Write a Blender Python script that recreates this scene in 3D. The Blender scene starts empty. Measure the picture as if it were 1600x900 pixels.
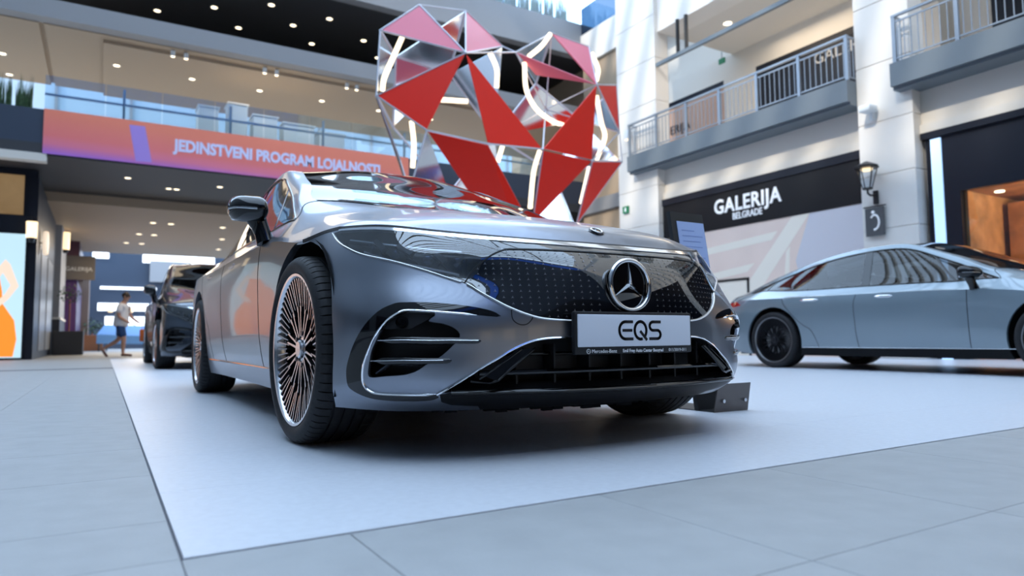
import bpy, bmesh, math, random
import numpy as np
from math import sin, cos, pi, radians as R_
from mathutils import Vector, Matrix, geometry

random.seed(7)
SC = bpy.context.scene
COL = SC.collection

# ------------------------------------------------------------------ camera
cam_d = bpy.data.cameras.new('camera')
cam_d.sensor_width = 36.0
cam_d.lens = 24.005
cam_d.clip_end = 400
cam_o = bpy.data.objects.new('camera', cam_d); COL.objects.link(cam_o)
_yaw, _pit, _rol = 0.538140, 0.073812, -0.0093
_F = Vector((sin(_yaw)*cos(_pit), cos(_yaw)*cos(_pit), sin(_pit)))
_Rt = Vector((cos(_yaw), -sin(_yaw), 0)); _Up = _Rt.cross(_F)
_R2 = _Rt*cos(_rol)+_Up*sin(_rol); _U2 = -_Rt*sin(_rol)+_Up*cos(_rol)
cam_o.matrix_world = Matrix(((_R2.x, _U2.x, -_F.x, -1.6152), (_R2.y, _U2.y, -_F.y, -2.7815), (_R2.z, _U2.z, -_F.z, 0.4049), (0, 0, 0, 1)))
cam_d.dof.use_dof = True
cam_d.dof.focus_distance = 2.65
cam_d.dof.aperture_fstop = 2.2
SC.camera = cam_o

# ------------------------------------------------------------------ world, sun, exposure
wd = bpy.data.worlds.new('sky'); SC.world = wd; wd.use_nodes = True
_bg = wd.node_tree.nodes['Background']
_bg.inputs[0].default_value = (0.54, 0.735, 1.0, 1); _bg.inputs[1].default_value = 4.2
sun_d = bpy.data.lights.new('sun', 'SUN'); sun_d.energy = 2.6; sun_d.angle = R_(1.5); sun_d.color = (1.0, 0.9, 0.74)
sun_o = bpy.data.objects.new('sun', sun_d); COL.objects.link(sun_o)
sun_o.rotation_euler = Vector((0.80, 0.22, -0.66)).to_track_quat('-Z', 'Y').to_euler()
vs = SC.view_settings
vs.view_transform = 'Standard'; vs.look = 'None'; vs.gamma = 1.0; vs.use_curve_mapping = False
vs.exposure = 0.18

# ------------------------------------------------------------------ helpers
MATS = {}
def mat(name, color, rough=0.5, metal=0.0, coat=0.0, noise=None, emit=None, emit_s=0.0, spec=0.5, bump=None, alpha=None):
    """procedural principled material; noise = (scale, amount) varies the colour, bump = (scale, strength) gives fine relief"""
    if name in MATS: return MATS[name]
    m = bpy.data.materials.new(name); m.use_nodes = True
    nt = m.node_tree; b = nt.nodes['Principled BSDF']
    b.inputs['Base Color'].default_value = (*color, 1); b.inputs['Roughness'].default_value = rough
    b.inputs['Metallic'].default_value = metal; b.inputs['Specular IOR Level'].default_value = spec
    b.inputs['Coat Weight'].default_value = coat; b.inputs['Coat Roughness'].default_value = 0.03
    if emit is not None:
        b.inputs['Emission Color'].default_value = (*emit, 1); b.inputs['Emission Strength'].default_value = emit_s
    if noise or bump:
        tc = nt.nodes.new('ShaderNodeTexCoord')
    if noise:
        n = nt.nodes.new('ShaderNodeTexNoise'); n.inputs['Scale'].default_value = noise[0]; n.inputs['Detail'].default_value = 6
        nt.links.new(tc.outputs['Object'], n.inputs['Vector'])
        mp = nt.nodes.new('ShaderNodeMapRange'); mp.inputs[1].default_value = .3; mp.inputs[2].default_value = .7
        mp.inputs[3].default_value = 1-noise[1]; mp.inputs[4].default_value = 1+noise[1]
        nt.links.new(n.outputs[0], mp.inputs[0])
        mx = nt.nodes.new('ShaderNodeMix'); mx.data_type = 'RGBA'; mx.blend_type = 'MULTIPLY'; mx.inputs[0].default_value = 1
        mx.inputs[6].default_value = (*color, 1); nt.links.new(mp.outputs[0], mx.inputs[7]); nt.links.new(mx.outputs[2], b.inputs['Base Color'])
    if bump:
        n2 = nt.nodes.new('ShaderNodeTexNoise'); n2.inputs['Scale'].default_value = bump[0]; n2.inputs['Detail'].default_value = 4
        nt.links.new(tc.outputs['Object'], n2.inputs['Vector'])
        bp = nt.nodes.new('ShaderNodeBump'); bp.inputs['Strength'].default_value = bump[1]; bp.inputs['Distance'].default_value = 0.01
        nt.links.new(n2.outputs[0], bp.inputs['Height']); nt.links.new(bp.outputs[0], b.inputs['Normal'])
    MATS[name] = m
    return m
def glass(name, tint, refl=1.5, through=0.6, rough=0.0):
    """thin pane: tinted see-through mixed with a Fresnel mirror"""
    if name in MATS: return MATS[name]
    m = bpy.data.materials.new(name); m.use_nodes = True; nt = m.node_tree
    for n in list(nt.nodes): nt.nodes.remove(n)
    out = nt.nodes.new('ShaderNodeOutputMaterial'); mx = nt.nodes.new('ShaderNodeMixShader')
    tr = nt.nodes.new('ShaderNodeBsdfTransparent'); tr.inputs[0].default_value = (*[c*through for c in tint], 1)
    gl = nt.nodes.new('ShaderNodeBsdfGlossy'); gl.inputs['Roughness'].default_value = rough; gl.inputs[0].default_value = (1, 1, 1, 1)
    fr = nt.nodes.new('ShaderNodeFresnel'); fr.inputs[0].default_value = refl
    geo = nt.nodes.new('ShaderNodeNewGeometry')
    iv = nt.nodes.new('ShaderNodeMath'); iv.operation = 'DIVIDE'; iv.inputs[0].default_value = 1.0; iv.inputs[1].default_value = refl
    sel = nt.nodes.new('ShaderNodeMix'); sel.data_type = 'FLOAT'; sel.inputs[2].default_value = refl
    nt.links.new(geo.outputs['Backfacing'], sel.inputs[0]); nt.links.new(iv.outputs[0], sel.inputs[3])
    sel.inputs[3].default_value = refl
    # the Fresnel node inverts the index itself on back faces, so feed it the reciprocal there to keep a thin pane alike on both sides
    nt.links.new(sel.outputs[0], fr.inputs[0])
    nt.links.new(fr.outputs[0], mx.inputs[0]); nt.links.new(tr.outputs[0], mx.inputs[1]); nt.links.new(gl.outputs[0], mx.inputs[2])
    nt.links.new(mx.outputs[0], out.inputs[0])
    MATS[name] = m
    return m

def link(name, me, parent=None):
    o = bpy.data.objects.new(name, me); COL.objects.link(o)
    if parent is not None: o.parent = parent
    return o
def mesh(name, verts, faces, m=None, parent=None, normals=None, smooth=None):
    me = bpy.data.meshes.new(name)
    me.from_pydata([tuple(map(float, v)) for v in verts], [], [tuple(map(int, f)) for f in faces])
    if normals is not None:
        me.polygons.foreach_set('use_smooth', [True]*len(me.polygons))
        me.normals_split_custom_set_from_vertices([tuple(map(float, n)) for n in normals])
    elif smooth is not None:
        me.shade_smooth() if smooth >= 180 else me.set_sharp_from_angle(angle=R_(smooth))
        if smooth < 180: me.polygons.foreach_set('use_smooth', [True]*len(me.polygons)); me.set_sharp_from_angle(angle=R_(smooth))
    if m is not None: me.materials.append(m)
    me.update()
    return link(name, me, parent)
def tag(o, label=None, cat=None, group=None, kind=None):
    if label: o['label'] = label
    if cat: o['category'] = cat
    if group: o['group'] = group
    if kind: o['kind'] = kind
    return o
def empty(name, loc=(0, 0, 0), rz=0.0, label=None, cat=None, group=None):
    o = bpy.data.objects.new(name, None); COL.objects.link(o); o.location = loc; o.rotation_euler = (0, 0, rz)
    o.empty_display_size = 0.2
    return tag(o, label, cat, group)
def copy_tree(o, parent=None):
    c = o.copy(); COL.objects.link(c)
    if parent is not None: c.parent = parent
    for ch in list(o.children): copy_tree(ch, c)
    return c

class MB:
    """collects shapes, then links them as one mesh"""
    def __init__(s): s.v = []; s.f = []
    def add(s, v, f):
        k = len(s.v); s.v += [tuple(p) for p in v]; s.f += [tuple(i+k for i in q) for q in f]; return s
    def box(s, lo, hi, rz=0.0, piv=None):
        (a, b, c), (d, e, f) = lo, hi
        v = [(a,b,c),(d,b,c),(d,e,c),(a,e,c),(a,b,f),(d,b,f),(d,e,f),(a,e,f)]
        if rz:
            px, py = piv or ((a+d)/2, (b+e)/2)
            v = [(px+(x-px)*cos(rz)-(y-py)*sin(rz), py+(x-px)*sin(rz)+(y-py)*cos(rz), z) for x, y, z in v]
        return s.add(v, [(0,3,2,1),(4,5,6,7),(0,1,5,4),(1,2,6,5),(2,3,7,6),(3,0,4,7)])
    def bbox(s, lo, hi, bev=0.01):
        """box with chamfered edges"""
        lo = np.array(lo, float); hi = np.array(hi, float); bm = bmesh.new()
        bmesh.ops.create_cube(bm, size=1.0)
        for v in bm.verts: v.co = Vector([(lo[i]+hi[i])/2+v.co[i]*(hi[i]-lo[i]) for i in range(3)])
        bmesh.ops.bevel(bm, geom=bm.edges[:], offset=bev, segments=2, affect='EDGES', profile=0.5)
        bm.verts.index_update()
        s.add([tuple(v.co) for v in bm.verts], [tuple(v.index for v in f.verts) for f in bm.faces]); bm.free(); return s
    def bar(s, p, q, w, h=None, up=(0, 0, 1)):
        """rectangular bar from p to q"""
        p = Vector(p); q = Vector(q); h = h or w; d = (q-p).normalized(); up = Vector(up)
        if abs(d.dot(up)) > .95: up = Vector((1, 0, 0))
        x = d.cross(up).normalized()*w/2; y = x.cross(d).normalized()*h/2
        v = [p-x-y, p+x-y, p+x+y, p-x+y, q-x-y, q+x-y, q+x+y, q-x+y]
        return s.add(v, [(0,3,2,1),(4,5,6,7),(0,1,5,4),(1,2,6,5),(2,3,7,6),(3,0,4,7)])
    def tube(s, pts, r, n=10, closed=False, cap=True):
        pts = [Vector(p) for p in pts]; m = len(pts); rr = r if hasattr(r, '__len__') else [r]*m
        ref = None; k = len(s.v); rings = []
        for i, p in enumerate(pts):
            a = pts[(i-1) % m] if (i > 0 or closed) else p; b = pts[(i+1) % m] if (i < m-1 or closed) else p
            t = (b-a).normalized()
            if ref is None: ref = Vector((0, 0, 1)) if abs(t.z) < .9 else Vector((1, 0, 0))
            u = (ref-t*ref.dot(t)).normalized(); ref = u; w = t.cross(u)
            rings.append([p+(u*cos(2*pi*j/n)+w*sin(2*pi*j/n))*rr[i] for j in range(n)])
        v = [q for ring in rings for q in ring]; f = []
        for i in range(m if closed else m-1):
            i2 = (i+1) % m
            for j in range(n): f.append((i*n+j, i*n+(j+1) % n, i2*n+(j+1) % n, i2*n+j))
        if cap and not closed: f.append(tuple(range(n-1, -1, -1))); f.append(tuple((m-1)*n+j for j in range(n)))
        return s.add(v, f)
    def cyl(s, p, q, r, n=20, r2=None): return s.tube([p, q], [r, r if r2 is None else r2], n)
    def lathe(s, prof, n=32, axis='Z', org=(0, 0, 0), closed_prof=False):
        """prof: (radius, height) pairs turned about an axis through org"""
        v = []; f = []; m = len(prof)
        for j in range(n):
            a = 2*pi*j/n
            for r, h in prof:
                p = {'Z': (r*cos(a), r*sin(a), h), 'X': (h, r*cos(a), r*sin(a)), 'Y': (r*sin(a), h, r*cos(a))}[axis]
                v.append((p[0]+org[0], p[1]+org[1], p[2]+org[2]))
        for j in range(n):
            j2 = (j+1) % n
            for i in range(m if closed_prof else m-1):
                i2 = (i+1) % m
                f.append((j*m+i, j2*m+i, j2*m+i2, j*m+i2))
        return s.add(v, f)
    def prism(s, poly, d):
        """flat polygon (3-D points) given thickness along vector d"""
        n = len(poly); v = [tuple(p) for p in poly]+[tuple(np.array(p)+np.array(d)) for p in poly]
        return s.add(v, [tuple(range(n-1, -1, -1)), tuple(range(n, 2*n))]+[(i, (i+1) % n, n+(i+1) % n, n+i) for i in range(n)])
    def build(s, name, m, parent=None, smooth=None): return mesh(name, s.v, s.f, m, parent, smooth=smooth)

def text(name, body, size, m, parent=None, loc=(0, 0, 0), rot=(0, 0, 0), sx=1.0, bold=0.0, depth=0.002, align='CENTER', shear=0.0, space=1.0):
    cu = bpy.data.curves.new(name, 'FONT'); cu.body = body; cu.size = size; cu.align_x = align; cu.align_y = 'CENTER'
    cu.extrude = depth; cu.offset = bold; cu.shear = shear; cu.space_character = space; cu.resolution_u = 3
    tmp = bpy.data.objects.new(name, cu); COL.objects.link(tmp)
    dg = bpy.context.evaluated_depsgraph_get(); me = bpy.data.meshes.new_from_object(tmp.evaluated_get(dg))
    bpy.data.objects.remove(tmp); me.materials.clear(); me.materials.append(m)
    me.name = name
    o = link(name, me, parent); o.location = loc; o.rotation_euler = rot; o.scale = (sx, 1, 1)
    return o

# ------------------------------------------------------------------ materials of the mall
M_TILE = mat('grey_stone_tile', (0.33, 0.335, 0.335), rough=.55, noise=(9, .06), bump=(90, .05))
M_GROUT = mat('dark_joint', (0.10, 0.10, 0.11), rough=.8)
M_CARPET = mat('pale_display_floor', (0.60, 0.62, 0.66), rough=.38, noise=(40, .04), bump=(160, .05))
M_WALL = mat('warm_white_stone', (0.78, 0.74, 0.685), rough=.6, noise=(1.2, .03))
M_PLASTER = mat('white_plaster', (0.70, 0.66, 0.60), rough=.7)
M_BEIGE = mat('beige_soffit', (0.42, 0.315, 0.22), rough=.6)
M_FASCIA = mat('grey_fascia', (0.27, 0.27, 0.28), rough=.5)
M_CHAR = mat('charcoal_soffit', (0.035, 0.037, 0.044), rough=.55)
M_SLABBLUE = mat('blue_grey_paint', (0.145, 0.175, 0.20), rough=.5)
M_NAVY = mat('navy_panel', (0.030, 0.045, 0.075), rough=.45)
M_DARK = mat('dark_shopfront', (0.012, 0.014, 0.022), rough=.35, spec=.25)
M_STEEL = mat('galvanised_rail', (0.30, 0.34, 0.39), rough=.4, metal=.5)
M_BLACKM = mat('black_metal', (0.02, 0.022, 0.025), rough=.4, metal=.4)
M_LAMP = mat('warm_lamp', (1, .9, .7), emit=(1.0, 0.80, 0.52), emit_s=4.0)
M_LAMPW = mat('wall_lamp_glow', (1, .9, .7), emit=(1.0, 0.72, 0.38), emit_s=1.4)
M_LED = mat('led_tube', (1, .9, .7), emit=(1.0, 0.82, 0.55), emit_s=1.7)
M_WINL = mat('lit_window', (1, 1, 1), emit=(0.90, 0.95, 1.0), emit_s=1.5)
M_STRIP = mat('cool_light_strip', (.7, .85, 1), emit=(0.36, 0.60, 1.0), emit_s=.85)
M_SHOPWARM = mat('warm_lit_interior', (0.45, 0.26, 0.12), rough=.6, noise=(2.5, .4))
M_TIMBER = mat('oak_shelving', (0.42, 0.20, 0.08), rough=.5, noise=(3, .35))
M_AMBER = mat('amber_sign', (0.8, 0.4, .05), emit=(0.9, 0.42, .06), emit_s=.55)
M_PINE = mat('foliage_green', (0.05, 0.10, 0.045), rough=.6, noise=(14, .5))
M_POT = mat('planter_box', (0.03, 0.035, 0.045), rough=.6)
M_PURPLE = mat('purple_panel', (0.045, 0.013, 0.08), rough=.4)
M_MAROON = mat('maroon_glass', (0.05, 0.012, 0.03), rough=.3)
M_BALGLASS = glass('balustrade_glass', (.86, .95, 1.0), 1.5, .92)
M_SHOPGLASS = glass('shop_glass', (.9, .95, 1.0), 1.5, .9)
M_GREEN = mat('exit_green', (.01, .16, .07), emit=(.02, .3, .13), emit_s=.1)
M_PRINTPINK = mat('hoarding_print_pink', (0.86, 0.67, 0.57), rough=.5, noise=(.7, .06))
M_PRINTCREAM = mat('hoarding_print_cream', (0.93, 0.83, 0.70), rough=.5)
M_PRINTGREY = mat('hoarding_print_grey', (0.66, 0.63, 0.66), rough=.5)
M_SIGNW = mat('sign_letters_white', (0.85, 0.87, 0.9), rough=.4, emit=(.8, .85, .9), emit_s=.15)
M_BRICK = mat('brick_red_panel', (0.30, 0.08, 0.05), rough=.6)
M_KIOSK = mat('kiosk_white', (0.78, 0.82, 0.84), rough=.5)

def struct(o, label=None): o['kind'] = 'structure'; return o
SETTING = {}; N_TRIM = [0]
def part(mb, name, m, parent, smooth=None):
    """a part of a thing; pieces of the setting's walls become setting objects of their own"""
    if parent in SETTING:
        w = SETTING[parent]
        if any(k in name for k in ('soffit', 'ceiling', 'roof')): nm = 'ceiling'
        elif any(k in name for k in ('slab', '_floor', 'floor_top')): nm = 'floor'
        elif any(k in name for k in ('window', 'pane', 'glass')): N_TRIM[0] += 1; nm = 'window_%d' % N_TRIM[0]
        elif any(k in name for k in ('edge', 'fascia', 'lintel', 'parapet', 'beam', 'band', 'curtain', 'moulding', 'base')): N_TRIM[0] += 1; nm = 'trim_%d' % N_TRIM[0]
        else: nm = w
        o = mb.build(nm, m, None, smooth); o['kind'] = 'structure'; return o
    return mb.build(name, m, parent, smooth)
def setting(nm): k = object(); SETTING[k] = nm; return k
LABELLED = []
ORD = 'first second third fourth fifth sixth seventh eighth ninth tenth eleventh twelfth thirteenth fourteenth fifteenth'.split()
def order_labels(objs, phrase):
    """number look-alikes from left to right as they stand along the bridge"""
    objs = sorted(objs, key=lambda o: (_R2.dot(o.location-cam_o.matrix_world.translation))/(_F.dot(o.location-cam_o.matrix_world.translation)))
    for i, o in enumerate(objs): o['label'] = phrase % ORD[i]

# ------------------------------------------------------------------ floor: stone slab with tiles and the raised pale display floor
fl = empty('floor'); struct(fl)
b = MB(); b.box((-30, -16, -.30), (26, 62, -.004)); part(b, 'floor_bed', M_TILE, fl)
b = MB(); b.box((-4.6, -3.6, -.004), (3.6, 10.0, -.0025)); part(b, 'joint_bed', M_GROUT, fl)
tile_me = {}
def tile(x0, y0, x1, y1, nm='floor_tile', m=None, z0=-.0025, z1=0.0, g=.0016):
    k = (round(x1-x0, 3), round(y1-y0, 3), nm)
    if k not in tile_me:
        b = MB(); w, d = x1-x0-g, y1-y0-g; c = .0012
        v = [(0, 0, z0), (w, 0, z0), (w, d, z0), (0, d, z0), (0, 0, z1-c), (w, 0, z1-c), (w, d, z1-c), (0, d, z1-c), (c, c, z1), (w-c, c, z1), (w-c, d-c, z1), (c, d-c, z1)]
        b.add(v, [(0, 1, 5, 4), (1, 2, 6, 5), (2, 3, 7, 6), (3, 0, 4, 7), (4, 5, 9, 8), (5, 6, 10, 9), (6, 7, 11, 10), (7, 4, 8, 11), (8, 9, 10, 11)])
        o = b.build(nm, m or M_TILE, fl); tile_me[k] = o.data
    else: o = link(nm, tile_me[k], fl)
    o.location = (x0+g/2, y0+g/2, 0); return o
xs = [-1.48-.655*4, -1.48-.655*3, -1.48-.655*2, -1.48-.655, -1.48]
ys = [-3.6, -2.59, -1.97, -1.34, -1.02]+[-.40+.62*i for i in range(17)]
for i in range(4):
    for j in range(len(ys)-1): tile(xs[i], ys[j], xs[i+1], ys[j+1])
xs = [-1.48, -1.16]+[-.505+.65*i for i in range(7)]
for i in range(len(xs)-1):
    for y0, y1 in ((-3.24, -2.6), (-2.6, -1.97), (-1.97, -1.348)): tile(xs[i], y0, xs[i+1], y1)
for i in range(10):
    for j in range(14):
        x0 = -1.476+1.28*i; y0 = -1.344+.64*j
        if i > 3 and j > 8: continue
        tile(x0, y0, x0+1.28, y0+.64, 'display_floor_panel', M_CARPET, -.0025, .003, .0008)
b = MB(); b.box((-1.476, 7.62, -.002), (11.3, 16.5, .003)); b.box((3.65, 4.42, -.002), (11.3, 7.62, .003)); part(b, 'display_floor_sheet', M_CARPET, fl)

# ------------------------------------------------------------------ right facade, plane x = 10
wr = setting('wall_right')
def pillar(y0, y1, xf, z1, nm='pillar', m=M_WALL, seams=()):
    b = MB(); zs_ = [0]+list(seams)+[z1]
    for a, c in zip(zs_[:-1], zs_[1:]): b.bbox((xf, y0, a+.008), (xf+.45, y1, c-.008), .012)
    b.box((xf+.015, y0+.015, 0), (xf+.43, y1-.015, z1)); return part(b, nm, m, wr)
SEAM = [1.3, 2.25, 3.2, 4.15, 5.2, 6.3, 7.4, 8.5, 9.6, 10.7, 11.8]
pillar(9.62, 11.1, 10.0, 19.4, seams=SEAM)
pillar(3.42, 4.40, 10.0, 19.4, seams=SEAM)
pillar(-3.6, -2.4, 10.0, 19.4, seams=SEAM)
# first floor slabs with their blue-grey edge, and the beams over the ground-floor shops
for (y0, y1) in ((4.40, 10.42), (-2.4, 3.62)):
    b = MB(); b.box((9.72, y0, 4.60), (10.2, y1, 5.00)); part(b, 'balcony_edge', M_SLABBLUE, wr)
    b = MB(); b.box((9.80, y0, 4.55), (13.4, y1, 4.60)); part(b, 'balcony_soffit', M_CHAR if 0 else M_SLABBLUE, wr)
    b = MB(); b.box((10.2, y0, 4.6), (13.4, y1, 5.0)); part(b, 'gallery_floor', M_PLASTER, wr)
for (y0, y1) in ((4.40, 9.62), (-2.4, 3.42)):
    b = MB(); b.box((10.25, y0, 3.95), (11.0, y1, 4.56)); b.box((10.18, y0, 3.78), (11.0, y1, 3.95)); part(b, 'shop_lintel', M_PLASTER, wr)
    b = MB(); b.box((10.1, y0, 8.05), (10.7, y1, 9.9)); part(b, 'parapet_beam', M_WALL, wr)
    b = MB(); b.box((10.7, y0, 8.05), (13.4, y1, 8.2)); part(b, 'gallery_ceiling', M_PLASTER, wr)
    b = MB(); b.box((10.72, y0, 11.6), (13.4, y1, 13.0)); b.box((10.1, y0, 11.8), (10.7, y1, 13.0)); b.box((10.1, y0, 15.0), (10.7, y1, 19.4)); b.box((10.7, y0, 13.0), (11.0, y1, 15)); part(b, 'upper_beam', M_WALL, wr)
# gallery back wall with its openings
for lo_, hi_ in (((12.8, 8.84, 5.0), (13.2, 9.92, 8.05)), ((12.8, 12.2, 5.0), (13.2, 13, 8.05)), ((12.8, 5.25, 7.42), (13.2, 8.84, 8.05)), ((12.8, 9.92, 7.42), (13.2, 12.2, 8.05)), ((12.8, 4.3, 5.0), (13.2, 5.25, 8.05)), ((12.8, -2.4, 7.42), (13.2, 3.42, 8.05)), ((12.8, 1.2, 5), (13.2, 2.3, 7.42))):
    b = MB(); b.box(lo_, hi_); part(b, 'gallery_wall', M_PLASTER, wr)
b = MB(); b.box((12.95, -2.4, 5.0), (13.25, 1.2, 7.42)); b.box((12.95, 2.3, 5.0), (13.25, 3.42, 7.42)); part(b, 'gallery_shopfront', M_DARK, wr)
b = MB(); b.box((13.2, -4, 0), (13.4, 13, 13)); part(b, 'rear_wall', M_PLASTER, wr)
b = MB(); b.box((12.75, -.9, 5.0), (12.79, .4, 7.2)); part(b, 'red_curtain', M_BRICK, wr)
# far stretch beyond the left pillar
b = MB(); b.box((12.5, 11.1, 9.9), (12.8, 16.0, 11.0)); part(b, 'far_parapet', M_WALL, wr)
b = MB(); b.box((12.5, 13.05, 0), (12.8, 16.0, 4.6)); b.box((12.6, 13.05, 5.0), (12.9, 16.0, 9.9)); part(b, 'far_wall', M_BEIGE, wr)
b = MB(); b.box((12.4, 11.1, 4.6), (12.9, 16.0, 5.05)); part(b, 'far_slab_edge', M_FASCIA, wr)
b = MB(); b.box((12.55, 11.1, 11.0), (12.58, 16.0, 12.0)); part(b, 'far_glass', glass('blue_glass', (.35, .5, .65), 1.5, .6), wr)

# railings of the first floor
def railing(y0, y1, lab):
    r = empty('balcony_railing', (9.78, y0, 5.0), 0, lab, 'railing', 'steel balcony railings')
    n = max(2, round((y1-y0)/.98)); st = (y1-y0)/n
    pm = None
    for i in range(n+1):
        if pm is None:
            b = MB(); b.box((-.022, -.03, 0), (.022, .03, .80)); o = part(b, 'post', M_STEEL, r); pm = o.data
        else: o = link('post', pm, r)
        o.location = (0, i*st, 0)
    b = MB(); b.box((-.03, -.03, .80), (.03, y1-y0+.03, .835)); part(b, 'top_rail', M_STEEL, r)
    b = MB(); b.box((-.012, 0, .70), (.012, y1-y0, .722)); part(b, 'upper_rail', M_STEEL, r)
    b = MB(); b.box((-.012, 0, .06), (.012, y1-y0, .082)); part(b, 'lower_rail', M_STEEL, r)
    b = MB(); k = round((y1-y0)/.115)
    for i in range(k):
        y = (y1-y0)*(i+.5)/k; b.box((-.006, y-.006, .07), (.006, y+.006, .71))
    tag(part(b, 'balusters', M_STEEL, r), kind='stuff')
    b = MB()
    for e in (0, y1-y0):
        b = MB(); b.bar((0, e, .82), (.40, e, .82), .03); b.bar((0, e, .07), (.40, e, .07), .02); [b.bar((.1*k2, e, .07), (.1*k2, e, .8), .012) for k2 in (1, 2, 3, 4)]
        part(b, 'end_return', M_STEEL, r)
railing(4.42, 10.38, 'long steel balcony railing above the black hoarding sign')
railing(-2.4, 3.55, 'steel balcony railing at upper right, above the dark shopfront')
# black pipe slung under the gallery opening and its hangers
t = empty('ceiling_track', (10.05, 4.4, 7.18), 0, 'thin dark track bar hung across the upper gallery opening', 'track')
b = MB(); b.box((-.04, 0, -.045), (.04, 5.2, .045)); part(b, 'bar', M_SLABBLUE, t)
for y in (4.18, 4.46):
    b = MB(); b.cyl((0, y, .04), (0, y, .87), .045, 8); part(b, 'hanger', M_BLACKM, t)

# hoarding under the balcony
hz = empty('shop_hoarding', (10.16, 4.42, 0), 0, 'shop hoarding with black name band and pale pink arcade picture', 'hoarding')
b = MB(); b.box((0, 0, 0), (.06, 5.2, 2.80)); part(b, 'printed_panel', M_PRINTPINK, hz)
b = MB(); b.box((-.012, 0, 2.80), (.07, 5.2, 3.62)); part(b, 'name_band', mat('black_band', (.012, .012, .014), rough=.4, spec=.2), hz)
b = MB(); b.box((-.04, 0, 3.62), (.09, 5.2, 3.78)); part(b, 'band_cornice', M_DARK, hz)
b = MB(); b.box((-.03, 4.72, 0), (.0, 5.2, 2.8)); part(b, 'side_pier', mat('taupe', (.25, .19, .14), rough=.6), hz)
for poly, m in (([(0, 2.795), (1.15, 2.795), (1.5, 1.9), (1.2, 0.4), (0, .2)], M_PRINTGREY), ([(1.15, 2.795), (1.55, 2.795), (3.0, 1.2), (2.7, 1.0)], M_PRINTCREAM),
                ([(1.9, 2.55), (4.7, 2.35), (4.7, 2.20), (2.05, 2.38)], M_PRINTCREAM), ([(2.5, 1.95), (4.7, 1.72), (4.7, 1.55), (2.7, 1.78)], M_PRINTCREAM), ([(2.95, 1.45), (4.7, 1.25), (4.7, 1.1), (3.1, 1.3)], M_PRINTCREAM),
                ([(1.62, 2.2), (1.72, 2.1), (1.9, .4), (1.75, .4)], M_PRINTCREAM)):
    b = MB(); b.prism([(-.003, y, z) for y, z in poly], (.002, 0, 0)); part(b, 'print_shape', m, hz)
b = MB(); b.box((-.02, 2.66, 0), (.0, 2.71, 1.66)); b.box((-.02, 3.75, 0), (.0, 3.80, 1.66)); b.box((-.02, 2.66, 1.61), (.0, 3.80, 1.66)); part(b, 'service_door_frame', M_BLACKM, hz)
b = MB(); b.box((-.008, 2.71, 0), (.0, 3.75, 1.61)); part(b, 'service_door', M_PRINTCREAM, hz)
rotx = (pi/2, 0, -pi/2)
text('sign_letters', 'GALERIJA', .44, M_SIGNW, hz, (-.02, 2.66, 3.285), rotx, sx=.90, bold=.010, depth=.012, space=1.09)
text('sign_letters', 'BELGRADE', .205, M_SIGNW, hz, (-.02, 2.64, 3.02), rotx, sx=.80, bold=.002, depth=.008)
# upstairs hoardings behind the railing
for y0, y1, lab, nm in ((9.92, 12.2, 'upstairs salmon hoarding with black top band behind left end of railing', 'ERIJA'), (5.25, 8.84, 'upstairs black hoarding with white lettering behind right half of railing', 'GALERIJA')):
    h2 = empty('upstairs_hoarding', (12.82, y0, 5.0), 0, lab, 'hoarding')
    b = MB(); b.box((0, 0, 0), (.05, y1-y0, 2.42)); part(b, 'board', mat('salmon_print', (.50, .32, .24), rough=.6) if nm == 'ERIJA' else M_DARK, h2)
    b = MB(); b.box((-.02, 0, 2.24), (.04, y1-y0, 2.42)); part(b, 'top_band', M_DARK, h2)
    b = MB(); b.box((-.01, 0, 0), (.04, y1-y0, .95)); part(b, 'lower_band', M_DARK if nm == 'ERIJA' else mat('plum_print', (.09, .05, .07), rough=.5), h2)
    if nm == 'ERIJA': text('letters', nm, .36, M_DARK, h2, (-.02, 1.70, 1.55), rotx, depth=.005)
    else: text('letters', nm, .38, mat('dim_letters', (.5, .5, .5), rough=.5), h2, (-.02, 1.12, 1.98), rotx, depth=.005)

# dark shop at far right with a warm interior
sh = empty('shopfront', (10.2, -2.4, 0), 0, 'dark shopfront at right edge with a warm timber interior', 'shopfront')
b = MB(); b.box((0, 0, 2.72), (.12, 5.75, 3.72)); b.box((0, 5.25, 0), (.12, 5.75, 2.72)); part(b, 'dark_fascia', M_DARK, sh)
b = MB(); b.box((-.06, -.0, 3.68), (.14, 5.8, 3.79)); part(b, 'cornice', M_DARK, sh)
b = MB(); b.box((-.03, 5.50, 0), (.02, 5.66, 3.66)); part(b, 'light_strip', M_STRIP, sh)
b = MB(); b.box((2.8, 0, 0), (2.9, 5.25, 2.8)); b.box((.12, 5.2, 0), (2.9, 5.25, 2.8)); part(b, 'interior_wall', M_SHOPWARM, sh)
b = MB(); b.box((.12, 0, 2.72), (2.9, 5.25, 2.78)); part(b, 'interior_ceiling', M_TIMBER, sh)
b = MB(); b.box((1.6, 2.4, 0), (1.75, 4.2, 2.2)); part(b, 'timber_screen', M_TIMBER, sh)
b = MB(); b.box((1.2, 4.3, 0), (1.6, 5.1, 2.6)); part(b, 'timber_cabinet', M_TIMBER, sh)
b = MB(); b.box((.5, 3.1, 1.82), (.6, 4.45, 2.05)); part(b, 'amber_board', M_AMBER, sh)
b = MB(); b.box((.09, 0, 0), (.10, 5.25, 2.72)); part(b, 'shop_pane', M_SHOPGLASS, sh)
for y in (3.6, 4.4, 4.95):
    b = MB(); b.cyl((.6, y, 2.70), (.6, y, 2.72), .07, 12); part(b, 'spotlight', M_LAMP, sh)
ld = bpy.data.lights.new('shop_lamp', 'POINT'); ld.energy = 70; ld.color = (1, .62, .3); ld.shadow_soft_size = .15
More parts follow.
